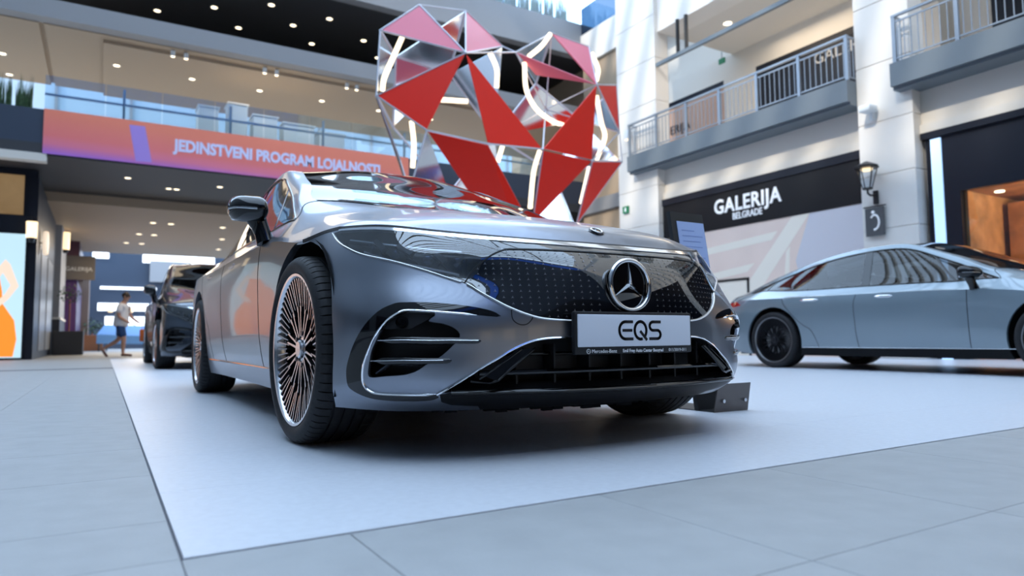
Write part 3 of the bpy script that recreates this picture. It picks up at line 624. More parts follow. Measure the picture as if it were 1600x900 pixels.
# lower patch: one column per point of the shut line; levels bottom .. up (w, y, z)
LOW = [
 [(0,-.79,.165),(0,-.885,.235),(0,-.905,.36),(0,-.905,.475),(0,-.888,.60),(0,-.84,.70)],
 [(.25,-.775,.165),(.25,-.868,.235),(.25,-.888,.36),(.25,-.886,.475),(.25,-.870,.60),(.25,-.825,.70)],
 [(.47,-.73,.165),(.48,-.825,.235),(.48,-.848,.36),(.48,-.842,.475),(.47,-.803,.60),(.465,-.77,.70)],
 [(.655,-.66,.165),(.675,-.757,.235),(.665,-.778,.36),(.665,-.770,.475),(.645,-.712,.60),(.64,-.668,.70)],
 [(.785,-.56,.165),(.805,-.645,.24),(.812,-.675,.37),(.818,-.670,.485),(.805,-.605,.605),(.79,-.552,.705)],
 [(.885,-.43,.17),(.900,-.50,.25),(.908,-.520,.38),(.912,-.505,.495),(.897,-.445,.61),(.882,-.392,.715)],
 [(.93,-.30,.17),(.945,-.34,.25),(.947,-.345,.38),(.945,-.325,.50),(.936,-.280,.615),(.920,-.235,.72)],
 [(.945,-.10,.17),(.957,-.11,.25),(.960,-.11,.38),(.957,-.10,.50),(.952,-.08,.61),(.947,-.06,.71)],
 [(.94,.2,.17),(.955,.2,.25),(.963,.2,.38),(.965,.2,.5),(.965,.2,.61),(.962,.2,.72)],
 [(.91,.47,.17),(.935,.47,.25),(.955,.47,.38),(.962,.47,.5),(.966,.47,.62),(.965,.47,.75)],
 [(.895,.87,.17),(.922,.87,.25),(.95,.87,.38),(.961,.87,.5),(.966,.87,.63),(.967,.87,.77)],
 [(.89,1.2,.17),(.918,1.2,.25),(.948,1.2,.38),(.96,1.2,.5),(.966,1.2,.63),(.967,1.2,.78)],
 [(.89,1.5,.17),(.918,1.5,.25),(.948,1.5,.38),(.96,1.5,.5),(.966,1.5,.63),(.966,1.5,.785)],
 [(.89,1.9,.17),(.918,1.9,.25),(.948,1.9,.38),(.96,1.9,.5),(.966,1.9,.63),(.966,1.9,.79)],
 [(.895,2.4,.17),(.92,2.4,.25),(.95,2.4,.38),(.961,2.4,.5),(.967,2.4,.63),(.968,2.4,.79)],
 [(.92,2.9,.17),(.94,2.9,.25),(.957,2.9,.38),(.964,2.9,.5),(.969,2.9,.63),(.971,2.9,.79)],
 [(.935,3.35,.17),(.95,3.35,.25),(.96,3.35,.38),(.965,3.35,.5),(.969,3.35,.63),(.971,3.35,.79)],
 [(.90,3.75,.19),(.925,3.77,.27),(.945,3.78,.39),(.95,3.78,.5),(.952,3.78,.63),(.95,3.77,.79)],
 [(.83,4.0,.22),(.865,4.05,.29),(.89,4.07,.4),(.895,4.07,.5),(.895,4.06,.63),(.893,4.03,.79)],
 [(.76,4.07,.24),(.80,4.14,.3),(.835,4.17,.4),(.84,4.17,.5),(.843,4.14,.63),(.845,4.10,.79)],
 [(.68,4.12,.25),(.72,4.2,.31),(.75,4.23,.41),(.755,4.225,.51),(.76,4.20,.63),(.765,4.15,.79)],
 [(.58,4.18,.26),(.61,4.25,.32),(.64,4.285,.42),(.645,4.28,.52),(.65,4.255,.63),(.665,4.22,.79)],
 [(.43,4.22,.26),(.46,4.3,.32),(.48,4.335,.42),(.49,4.33,.52),(.495,4.305,.63),(.505,4.28,.79)],
 [(.23,4.25,.26),(.25,4.335,.32),(.265,4.37,.42),(.27,4.365,.52),(.28,4.34,.63),(.285,4.32,.79)],
 [(0,4.26,.26),(0,4.35,.32),(0,4.385,.42),(0,4.38,.52),(0,4.36,.63),(0,4.345,.79)],
]
class Patch:
    """tensor natural spline, parameters are control indices; a mirrored ghost row keeps the centre line smooth"""
    pass
def mirror(P):
    Q = P.copy(); Q[..., 0] *= -1; return Q
UPA = np.array(UP, float); LOA = np.array(LOW, float)
def avg_knots(A, axis):
    d = np.linalg.norm(np.diff(A, axis=axis), axis=-1)
    d = np.sqrt(d).mean(axis=1-axis)
    return np.concatenate([[0], np.cumsum(d)])
def k_at(k, u):
    i = np.clip(np.floor(u).astype(int), 0, len(k)-2)
    return k[i] + (k[i+1]-k[i])*(u-i)
UKA = avg_knots(UPA, 0)
_full = np.concatenate([mirror(UPA[:, :0:-1]), UPA], axis=1)
UKB = avg_knots(_full, 1); UKB = UKB - UKB[5]
def upper(a, b):
    """a: station 0..14, b: 0 centre .. 5 shut line"""
    a = np.asarray(a, float).ravel(); b = np.asarray(b, float).ravel()
    C = nspline(UKA, _full, k_at(UKA, a))            # (n, 11, 3)
    kb = k_at(UKB, b+5)
    out = np.zeros((len(a), 3))
    W = nspline(UKB, np.eye(len(UKB)), kb)           # (n, 11)
    return np.einsum('nk,nkd->nd', W, C)
TOPK = np.array([(0, b) for b in range(5)] + [(a, 5) for a in range(15)] + [(14, b) for b in range(4, -1, -1)], float)
def topline(s):
    s = np.asarray(s, float); i = np.clip(np.floor(s).astype(int), 0, 23); f = s-i
    ab = TOPK[i]*(1-f)[:, None] + TOPK[i+1]*f[:, None]
    return upper(ab[:, 0], ab[:, 1])
_lfull = np.concatenate([mirror(LOA[3:0:-1]), LOA, mirror(LOA[-2:-5:-1])], axis=0)
LKS = avg_knots(_lfull, 0); LKS = LKS - LKS[3]
_topc = topline(np.arange(25.))
_l7 = np.concatenate([LOA, _topc[:, None]], axis=1)
LKT = avg_knots(_l7, 1)
_MT = nspline(LKT, np.eye(7), np.zeros(1))
def lower(s, t):
    """s: 0 nose centre .. 24 tail centre, t: 0 bottom .. 6 shut line"""
    s = np.asarray(s, float).ravel(); t = np.asarray(t, float).ravel()
    C = nspline(LKS, _lfull, k_at(LKS, np.clip(s, 0, 24)+3))   # (n,6,3)
    top = topline(np.clip(s, 0, 24))
    C = np.concatenate([C, top[:, None]], axis=1)
    W = nspline(LKT, np.eye(7), k_at(LKT, np.clip(t, 0, 6)))
    return np.einsum('nk,nkd->nd', W, C)
def surf_normal(f, u, v, e=1e-3):
    u = np.asarray(u, float).ravel(); v = np.asarray(v, float).ravel()
    um = 24 if f is lower else 14; vm = 6 if f is lower else 5
    du = f(np.minimum(u+e, um), v)-f(np.maximum(u-e, 0), v)
    dv = f(u, np.minimum(v+e, vm))-f(u, np.maximum(v-e, 0))
    n = np.cross(du, dv); l = np.linalg.norm(n, axis=1, keepdims=True)
    n = n/np.maximum(l, 1e-12)
    return n

# ------------------------------------------------------------------ car body panels
def pip(pts, poly):
    x, y = pts[:, 0], pts[:, 1]; ins = np.zeros(len(pts), bool); n = len(poly)
    for i in range(n):
        x1, y1 = poly[i]; x2, y2 = poly[(i+1) % n]
        if y1 == y2: continue
        c = ((y1 > y) != (y2 > y)) & (x < (x2-x1)*(y-y1)/(y2-y1)+x1); ins ^= c
    return ins
def densify(poly, d=0.08, closed=True):
    out = []; n = len(poly)
    for i in range(n if closed else n-1):
        p = np.array(poly[i], float); q = np.array(poly[(i+1) % n], float)
        k = max(1, int(np.ceil(np.abs(q-p).max()/d)))
        out += [tuple(p+(q-p)*j/k) for j in range(k)]
    if not closed: out.append(tuple(poly[-1]))
    return out
def smooth_line(pts, k=4):
    """Catmull-Rom through the points"""
    P = [np.array(p, float) for p in pts]; out = []
    for i in range(len(P)-1):
        a = P[i-1] if i else P[0]*2-P[1]; b, c = P[i], P[i+1]; d = P[i+2] if i+2 < len(P) else P[-1]*2-P[-2]
        for j in range(k):
            t = j/k; out.append(tuple(.5*((2*b)+(c-a)*t+(2*a-5*b+4*c-d)*t*t+(3*b-a-3*c+d)*t**3)))
    out.append(tuple(P[-1])); return out
def cdt_regions(us, vs_, rect, polys):
    """conforming triangulation of the rectangle; returns points, triangles, region index of each triangle (first polygon that holds it)"""
    pts = []; edges = []
    def addpoly(pl):
        k = len(pts); pl = densify(pl); pts.extend(pl); edges.extend([(k+i, k+(i+1) % len(pl)) for i in range(len(pl))])
    u0, u1, v0, v1 = rect
    addpoly([(u0, v0), (u1, v0), (u1, v1), (u0, v1)])
    for _, pl in polys: addpoly(pl)
    cons = np.array(pts)
    g = np.array([(u, v) for u in us for v in vs_ if u0 < u < u1 and v0 < v < v1])
    keep = np.ones(len(g), bool)
    for i in range(0, len(g), 500):
        d = np.abs(g[i:i+500, None]-cons[None]).max(-1).min(1); keep[i:i+500] = d > .03
    allp = np.concatenate([cons, g[keep]])
    r = geometry.delaunay_2d_cdt([Vector(map(float, p)) for p in allp], edges, [], 0, 1e-5)
    P = np.array([tuple(p) for p in r[0]]); T = np.array([t for t in r[2] if len(t) == 3])
    c = P[T].mean(1)
    reg = np.full(len(T), -1)
    ok = (c[:, 0] > u0) & (c[:, 0] < u1) & (c[:, 1] > v0) & (c[:, 1] < v1)
    for i in range(len(polys)-1, -1, -1): reg[pip(c, polys[i][1])] = i
    reg[~ok] = -9
    # drop needle triangles of no area
    a = P[T[:, 1]]-P[T[:, 0]]; b = P[T[:, 2]]-P[T[:, 0]]
    reg[np.abs(a[:, 0]*b[:, 1]-a[:, 1]*b[:, 0]) < 1e-7] = -9
    return P, T, reg
def inv_side(Y, Z, s0, t0):
    w = np.array([s0, t0], float)
    for _ in range(40):
        p = lower(w[0], w[1])[0]; r = p[1:]-(Y, Z)
        J = np.stack([(lower(w[0]+1e-3*(k == 0), w[1]+1e-3*(k == 1))[0]-p)[1:]/1e-3 for k in (0, 1)], 1)
        st = np.linalg.lstsq(J, r, rcond=None)[0]; w = w-st*min(1, .4/max(np.abs(st).max(), 1e-9)); w[1] = np.clip(w[1], -.0, 6)
    return w
def arch_poly(yc, s0, R=.432):
    out = []
    a0 = math.asin((0.175-.372)/R)
    for i in range(29):
        a = pi-a0+(2*a0-pi)*i/28          # front low, over the top, rear low
        w = inv_side(yc+R*cos(a), .372+R*sin(a), s0+cos(a)*2.0, 4.5*max(.1, sin(a)) if sin(a) > 0 else .5)
        out.append((float(w[0]), float(w[1])))
    out = [(out[0][0], -.05)]+out+[(out[-1][0], -.05)]
    return out
def mir(P): Q = np.array(P, float); Q[:, 0] *= -1; return Q

class Skin:
    """panels cut out of one of the two body patches"""
    def __init__(s, f, sign, P, T, reg):
        s.f, s.P, s.T, s.reg = f, P, T, reg
        s.V = f(P[:, 0], P[:, 1]); s.N = surf_normal(f, P[:, 0], P[:, 1])*sign
        bad = np.linalg.norm(s.N, axis=1) < .5; s.N[bad] = (0, 0, 1)
    def panel(s, name, ids, m, parent, side, off=0.0, flange=0.0):
        """side -1 right, 1 left, 0 both halves in one mesh; flange turns the panel's edge inwards"""
        T = s.T[np.isin(s.reg, ids)]
        if not len(T): print('empty panel', name); return None
        used, inv = np.unique(T, return_inverse=True); T = inv.reshape(-1, 3)
        V = s.V[used]+s.N[used]*off; N = s.N[used]
        # wind the triangles along the outward normal
        fn = np.cross(V[T[:, 1]]-V[T[:, 0]], V[T[:, 2]]-V[T[:, 0]]); fl = (fn*N[T[:, 0]]).sum(1) < 0
        T[fl] = T[fl][:, ::-1]
        if flange:
            e = {}
            for t in T:
                for k in range(3):
                    a, b = t[k], t[(k+1) % 3]
                    if (b, a) in e: del e[(b, a)]
                    else: e[(a, b)] = 1
            cl = np.abs(V[:, 0]) < 1e-6
            ed = [(a, b) for a, b in e if not (cl[a] and cl[b])]
            ids_ = sorted({i for ab in ed for i in ab}); mp = {i: len(V)+j for j, i in enumerate(ids_)}
            mp2 = {i: len(V)+len(ids_)+j for j, i in enumerate(ids_)}
            I = np.array(ids_)
            # outward-in-plane direction of each edge point, for the flange's own normals
            ev = np.zeros((len(V), 3))
            for a, b in ed:
                d = np.cross(V[b]-V[a], N[a]); ev[a] += d; ev[b] += d
            ev = ev[I]; ev /= np.maximum(np.linalg.norm(ev, axis=1, keepdims=True), 1e-9)
            V = np.concatenate([V, V[I], V[I]-N[I]*flange]); N = np.concatenate([N, ev, ev])
            T = np.concatenate([T, np.array([(mp2[a], mp2[b], mp[b]) for a, b in ed]+[(mp2[a], mp[b], mp[a]) for a, b in ed])])
        Tm = T[:, ::-1]
        if side == 0:
            n = len(V); V2 = np.concatenate([V, mir(V)]); N2 = np.concatenate([N, mir(N)]); T2 = np.concatenate([T, Tm+n])
        elif side > 0: V2, N2, T2 = V, N, T
        else: V2, N2, T2 = mir(V), mir(N), Tm
        return mesh(name, V2, T2, m, parent, normals=N2)
    def pocket(s, name, ids, m, parent, side, vec, back=True):
        """recess: walls from the region's outline pushed in along vec, closed by a floor"""
        T = s.T[np.isin(s.reg, ids)]
        used, inv = np.unique(T, return_inverse=True); T = inv.reshape(-1, 3)
        V = s.V[used]; N = s.N[used]
        fn = np.cross(V[T[:, 1]]-V[T[:, 0]], V[T[:, 2]]-V[T[:, 0]]); fl = (fn*N[T[:, 0]]).sum(1) < 0
        T[fl] = T[fl][:, ::-1]
        e = {}
        for t in T:
            for k in range(3):
                a, b = t[k], t[(k+1) % 3]
                if (b, a) in e: del e[(b, a)]
                else: e[(a, b)] = 1
        cl = np.abs(V[:, 0]) < 1e-6
        n = len(V); W = V+np.array(vec)*(np.ones((n, 1)))
        W[cl, 0] = 0
        F = [tuple(t+n) for t in T] if back else []
        for a, b in e:
            if cl[a] and cl[b]: continue
            F.append((a, b, b+n, a+n))
        Vall = np.concatenate([V, W])
        if side == 0:
            k = len(Vall); F = F+[tuple(i+k for i in reversed(f)) for f in F]; Vall = np.concatenate([Vall, mir(Vall)])
        elif side < 0: Vall = mir(Vall); F = [tuple(reversed(f)) for f in F]
        return mesh(name, Vall, F, m, parent, smooth=30)
def on(f, sign, path):
    path = np.array(path, float)
    V = f(path[:, 0], path[:, 1]); N = surf_normal(f, path[:, 0], path[:, 1])*sign
    return V, N
def trim(name, f, sign, path, w, h, m, parent, side, off=0.0, closed=False, dens=.06, round_=True, taper=0):
    """moulding of half-round section that follows a path on a patch; w wide, h proud"""
    path = densify(path, dens, closed)
    V, N = on(f, sign, path); n = len(V)
    prev = np.roll(V, 1, 0); nxt = np.roll(V, -1, 0)
    if not closed: prev[0] = V[0]; nxt[-1] = V[-1]
    t = nxt-prev; t /= np.maximum(np.linalg.norm(t, axis=1, keepdims=True), 1e-9)
    x = np.cross(t, N); x /= np.maximum(np.linalg.norm(x, axis=1, keepdims=True), 1e-9)
    sc = np.ones((n, 1))
    if taper:
        a = np.minimum(np.arange(n), np.arange(n)[::-1])/max(1, n*taper); sc = np.clip(a, .12, 1)[:, None]
    prof = [(-.5, -.004/max(h, 1e-4)*h), (-.5, .3*h), (-.3, .8*h), (0, h), (.3, .8*h), (.5, .3*h), (.5, -.004)] if round_ else [(-.5, -.004), (-.5, h), (.5, h), (.5, -.004)]
    rows = [V+N*off+x*a*w*sc+N*b*sc for a, b in prof]
    k = len(prof); VV = np.stack(rows, 1).reshape(-1, 3)
    F = []
    for i in range(n if closed else n-1):
        j = (i+1) % n
        for q in range(k-1): F.append((i*k+q, i*k+q+1, j*k+q+1, j*k+q))
    if not closed: F.append(tuple(range(k))); F.append(tuple((n-1)*k+q for q in range(k-1, -1, -1)))
    if side == 0:
        c = len(VV); F = F+[tuple(i+c for i in reversed(q)) for q in F]; VV = np.concatenate([VV, mir(VV)])
    elif side < 0: VV = mir(VV); F = [tuple(reversed(q)) for q in F]
    return mesh(name, VV, F, m, parent, smooth=35)
# ------------------------------------------------------------------ materials of the cars
M_PAINT = mat('graphite_satin_paint', (0.235, 0.255, 0.30), rough=.32, metal=.92, coat=.42)
M_SILVER = mat('alpine_grey_paint', (0.225, 0.285, 0.325), rough=.25, metal=0.3, coat=1.0)
M_NIGHT = mat('black_blue_paint', (0.05, 0.06, 0.08), rough=.25, metal=.8, coat=1.0)
M_GLOSS = mat('piano_black', (0.003, 0.003, 0.004), rough=.03, spec=.5)
M_PANEL = mat('black_panel_glass', (0.002, 0.002, 0.003), rough=.02, spec=1.0); M_PANEL.node_tree.nodes['Principled BSDF'].inputs['IOR'].default_value = 1.7
M_MATTE = mat('black_plastic', (0.010, 0.010, 0.012), rough=.5, spec=.35)
M_RUBBER = mat('tyre_rubber', (0.018, 0.018, 0.020), rough=.62, spec=.3, noise=(60, .25))
M_CHROME = mat('chrome', (0.82, 0.83, 0.85), rough=.09, metal=1.0)
M_SATIN = mat('satin_chrome', (0.62, 0.63, 0.65), rough=.25, metal=1.0)
M_ALLOY = mat('machined_alloy', (0.66, 0.66, 0.68), rough=.22, metal=1.0)
M_DARKALLOY = mat('dark_alloy', (0.03, 0.03, 0.035), rough=.3, metal=.7)
M_DISC = mat('brake_steel', (0.30, 0.30, 0.31), rough=.35, metal=1.0)
M_UNDER = mat('underbody_felt', (0.008, 0.008, 0.009), rough=.9, spec=.1)
M_GLASSD = glass('tinted_car_glass', (.80, .88, .92), 1.55, .42)
M_GLASSP = glass('privacy_car_glass', (.7, .75, .8), 1.55, .16)
M_LENS = glass('lamp_lens', (.9, .95, 1), 2.1, .7)
M_SEAT = mat('seat_leather', (0.03, 0.03, 0.034), rough=.5)
M_PLATE = mat('plate_white', (0.70, 0.74, 0.82), rough=.35)
M_WHITE = mat('print_white', (0.8, 0.82, 0.85), rough=.5)
M_LIP = mat('black_lip', (.004, .004, .005), rough=.4, spec=.15)
M_STAR = mat('star_print', (0.22, 0.23, 0.25), rough=.4, metal=.6)
M_REDLAMP = mat('red_lamp', (0.45, 0.01, 0.01), rough=.15, coat=1)
M_LEDLENS = mat('projector_glass', (0.10, 0.12, 0.16), rough=.05, metal=.8)
M_BLUE = mat('blue_lamp_trim', (0.02, 0.12, 0.6), rough=.1, coat=1)

FEAT = {'gap': [(6.815, 5.971), (6.497, 6.0), (5.424, 5.959), (4.82, 6.0), (4.474, 6.0), (4.002, 6.0), (3.157, 6.0), (2.457, 6.0), (1.807, 6.0), (1.073, 6.0), (0.125, 6.0)], 'chrome_top': [(4.824, 6.0), (4.682, 6.0), (3.994, 6.0), (3.151, 6.0), (2.475, 5.922), (2.093, 5.887), (1.07, 6.0), (0.025, 5.834)], 'chrome_bot': [(4.969, 5.891), (4.581, 5.932), (4.025, 5.901), (3.185, 5.866), (2.52, 5.716), (2.089, 5.685), (1.13, 5.735), (0.109, 5.495)], 'trim': [(5.457, 5.801), (5.209, 5.483), (4.896, 5.183), (4.535, 4.926), (3.935, 4.675), (3.434, 4.387), (2.961, 4.087), (2.612, 3.877), (2.385, 3.64), (2.052, 3.339), (1.844, 3.173), (1.638, 3.043), (1.426, 2.954), (1.058, 2.902)], 'seam_up': [(2.108, 5.918), (1.971, 5.12)], 'seam_low': [(1.981, 5.07), (2.097, 4.945), (2.216, 4.772), (2.399, 4.487), (2.512, 4.287), (2.666, 4.022)], 'grille_top': [(1.981, 5.07), (1.906, 5.142), (1.836, 5.167), (1.236, 5.198), (0.628, 5.202), (0.0, 5.196)], 'sur_out': [(2.09, 3.033), (2.241, 3.175), (2.634, 3.304), (3.17, 3.376), (3.73, 3.353), (3.941, 3.29), (4.24, 3.075), (4.542, 2.673), (4.805, 2.192), (5.0, 1.726), (5.077, 1.403), (5.019, 1.01), (4.768, 0.776), (4.407, 0.602), (4.047, 0.57), (3.536, 0.589), (3.162, 0.648), (3.023, 0.774)], 'sur_chr': [(2.157, 3.009), (2.643, 3.084), (3.181, 3.134), (3.658, 3.138), (3.838, 3.057), (4.065, 2.826), (4.314, 2.387), (4.469, 1.999), (4.609, 1.597), (4.635, 1.275), (4.583, 1.061), (4.463, 0.921), (4.277, 0.844), (3.728, 0.871), (3.069, 0.915)], 'low_chr': [(3.069, 0.915), (2.861, 1.167), (2.63, 1.416), (2.39, 1.658), (2.137, 1.872), (1.884, 2.113), (1.637, 2.296), (1.389, 2.38), (1.061, 2.405)], 'cavity': [(4.34, 2.183), (4.201, 2.549), (4.065, 2.826), (3.84, 3.039), (3.632, 3.106), (3.183, 3.093), (3.304, 2.89), (3.083, 2.835), (2.922, 2.75), (2.82, 2.624), (2.785, 2.468), (2.881, 2.241), (3.093, 1.925), (3.31, 1.742), (3.531, 1.531), (3.771, 1.425), (4.094, 1.368), (4.422, 1.299), (4.515, 1.37), (4.497, 1.607), (4.436, 1.922)], 'sensor_panel': [(4.065, 2.826), (3.84, 3.039), (3.631, 3.114), (3.21, 3.1), (3.315, 2.957), (3.657, 2.633), (4.181, 2.57)], 'sensor': [(3.785, 2.819)], 'slat1': [(4.271, 2.224), (3.786, 2.289), (2.933, 2.339), (2.481, 2.327), (2.29, 2.334)], 'slat2': [(4.441, 1.689), (3.785, 1.764), (3.058, 1.805), (2.772, 1.827)], 'fin': [(4.388, 1.384), (4.132, 1.642), (3.351, 1.702)], 'tow': [(1.915, 3.196), (1.911, 2.974), (1.862, 2.845), (1.776, 2.779), (1.687, 2.806), (1.615, 2.936), (1.58, 3.078)], 'split': [(2.837, 0.973), (1.882, 0.954), (0.567, 0.893)], 'bottom': [(5.302, 0.0), (4.095, 0.285), (3.167, 0.426), (2.605, 0.393)]}
def _S(k, n=3): return smooth_line(FEAT[k], n)
def _cl(line, t): return [(0.0, t)]+list(line)      # carry a line to the centre of the nose
CHT = [(0, 5.86), (1.07, 5.9), (2.09, 5.91), (2.475, 5.92), (3.15, 5.93), (3.99, 5.945), (4.68, 5.945), (5.05, 5.93)]
CHB = [(5.05, 5.87), (4.58, 5.865), (4.02, 5.845), (3.185, 5.80), (2.52, 5.71), (2.09, 5.67), (1.13, 5.60), (0, 5.52)]
TR = smooth_line([(5.42, 5.82)]+FEAT['trim'][1:], 3)+[(0, 2.89)]
GT = [(0, 5.196), (.628, 5.202), (1.236, 5.198), (1.80, 5.17)]
SL = smooth_line([(1.90, 5.14), (1.99, 5.06), (2.10, 4.94), (2.23, 4.77), (2.40, 4.49), (2.52, 4.28), (2.666, 3.93)], 3)
TRIN = [p for p in TR if p[0] <= 2.66]
TROUT = [p for p in TR if p[0] > 2.66]
G_GRILLE = GT+SL+TRIN
G_HEAD = [(2.07, 5.66), (2.52, 5.70), (3.185, 5.79), (4.02, 5.835), (4.58, 5.855), (5.05, 5.86), (5.30, 5.85)]+TROUT+SL[::-1]+[(2.0, 5.25)]
G_BAND = [(0, 5.51), (1.13, 5.59), (2.055, 5.655), (1.985, 5.25), (1.90, 5.155)]+GT[::-1]
G_CHROME = CHT+CHB
SO = smooth_line(FEAT['sur_out'], 3); SI = smooth_line(FEAT['sur_chr'], 3)
G_SUR = SO+SI[::-1]
G_CAV = smooth_line(FEAT['cavity']+[FEAT['cavity'][0]], 3)[:-1]
LC = smooth_line(FEAT['low_chr'], 3)
G_LOW = [(0, 2.41)]+LC[::-1]+[(2.84, .985), (1.88, .965), (.57, .925), (0, .92)]
G_LIP = [(0, .92), (.57, .925), (1.88, .965), (2.84, .985), (3.02, .90), (2.95, .55), (2.75, .36), (2.3, .25), (2.2, -.05), (0, -.05)]
A_F = arch_poly(0.0, 7.45); A_R = arch_poly(3.21, 15.6)
AF_s = {}
G_FD = [(9.75, 1.18), (9.76, 6.05), (13.28, 6.05), (13.22, 1.18)]
G_RD = [(13.22, 1.18), (13.28, 6.05), (15.35, 6.05), (15.3, 1.18)]
G_ROCK = [(8.35, -.05), (8.35, 1.18), (15.3, 1.18), (15.3, -.05)]
G_TAIL = [(17.0, 5.45), (17.3, 5.88), (20, 5.85), (24, 5.75), (24, 4.85), (21, 4.8), (19, 5.0)]
G_DIFF = [(21.4, -.05), (21.2, 1.4), (24, 1.7), (24, -.05)]
LOWP = [('chrome_bar', G_CHROME), ('headlight', G_HEAD), ('grille', G_GRILLE), ('band', G_BAND), ('cavity', G_CAV), ('surround', G_SUR),
        ('low', G_LOW), ('lip', G_LIP), ('archf', A_F), ('archr', A_R), ('front_door', G_FD), ('rear_door', G_RD), ('rocker', G_ROCK), ('tail', G_TAIL), ('diff', G_DIFF),
        ('bumper', [(-.1, -.1), (-.1, 6.1), (6.0, 6.1), (6.8, 3), (6.6, -.1)]), ('front_fender', [(5.8, -.1), (5.8, 6.1), (9.9, 6.1), (9.9, -.1)])]
_us = list(np.arange(.09, 6.6, .09))+list(np.arange(6.7, 19, .17))+list(np.arange(19.1, 24, .2))
P_, T_, R__ = cdt_regions(_us, np.arange(.14, 6, .14), (0, 24, 0, 6), LOWP)
LO = Skin(lower, 1, P_, T_, R__); LID = {n: i for i, (n, _) in enumerate(LOWP)}
WS = [(4.02, 0), (4.04, 1.0), (4.12, 1.96), (5.0, 1.98), (6.0, 1.96), (7.1, 1.92), (7.28, 1.80), (7.30, 0)]
GLP = smooth_line([(4.02, 3.88), (4.3, 3.48), (4.65, 3.22), (5.3, 3.10), (6.0, 3.01), (6.6, 2.97), (7.5, 3.0), (8.6, 3.02), (9.6, 3.04), (10.5, 3.12), (11.3, 3.32), (11.75, 3.62), (11.85, 3.86)], 2)
GLP += [(11.5, 3.95), (10.5, 3.95), (9, 3.95), (7.5, 3.95), (6, 3.95), (5, 3.95)]
UPP = [('windscreen', WS),
       ('side_glass', GLP),
       ('cowl', [(3.93, 0), (3.95, 1.0), (4.0, 1.97), (4.12, 1.97), (4.04, 1.0), (4.02, 0)]),
       ('header', [(7.30, 0), (7.28, 1.80), (7.40, 1.80), (7.40, 0)]),
       ('roof_glass', [(7.40, 0), (7.40, 1.8), (10.1, 1.75), (10.1, 0)]),
       ('rear_glass', [(10.35, 0), (10.35, 1.7), (11.3, 1.72), (12.2, 1.5), (12.3, 1.0), (12.35, 0)]),
       ('hood', [(-.1, -.1), (-.1, 5.1), (3.8, 5.1), (3.98, 4.05), (4.0, 3.0), (4.0, 1.97), (3.95, 1.0), (3.93, 0), (3.93, -.1)]),
       ('boot', [(12.45, -.1), (12.45, 1.4), (12.35, 2.4), (14.1, 2.5), (14.1, -.1)])]
P_, T_, R__ = cdt_regions(np.arange(.11, 14, .125), np.arange(.11, 5, .125), (0, 14, 0, 5), UPP)
UPS = Skin(upper, -1, P_, T_, R__); UID = {n: i for i, (n, _) in enumerate(UPP)}

def star_badge(name, c, n, up, R, m, parent, ring=.011, deep=.012, disc=None):
    """three-pointed star in a ring; c centre, n outward normal, up in-plane"""
    c = Vector(c); n = Vector(n).normalized(); up = Vector(up); up = (up-n*up.dot(n)).normalized(); rt = up.cross(n)
    b = MB()
    b.tube([c+n*deep*.6+(rt*cos(2*pi*i/48)+up*sin(2*pi*i/48))*R for i in range(48)], ring, 10, closed=True)
    for k in range(3):
        a = pi/2+2*pi*k/3; d = rt*cos(a)+up*sin(a); s = -rt*sin(a)+up*cos(a); w = R*.105
        tip = c+d*R*.97+n*deep*.3
        q = [c+s*w*.9-d*w*.5, c+s*w*.9*0+d*0+n*deep*1.5, c-s*w*.9-d*w*.5]
        l = c+(d*.5+s*.866)*w; r = c+(d*.5-s*.866)*w; top = c+n*deep*1.6
        b.add([top, l, tip, r], [(0, 1, 2), (0, 2, 3)])
        b.add([c, l, tip, r], [(0, 2, 1), (0, 3, 2)])
    o = b.build(name, m, parent, smooth=40)
    return o

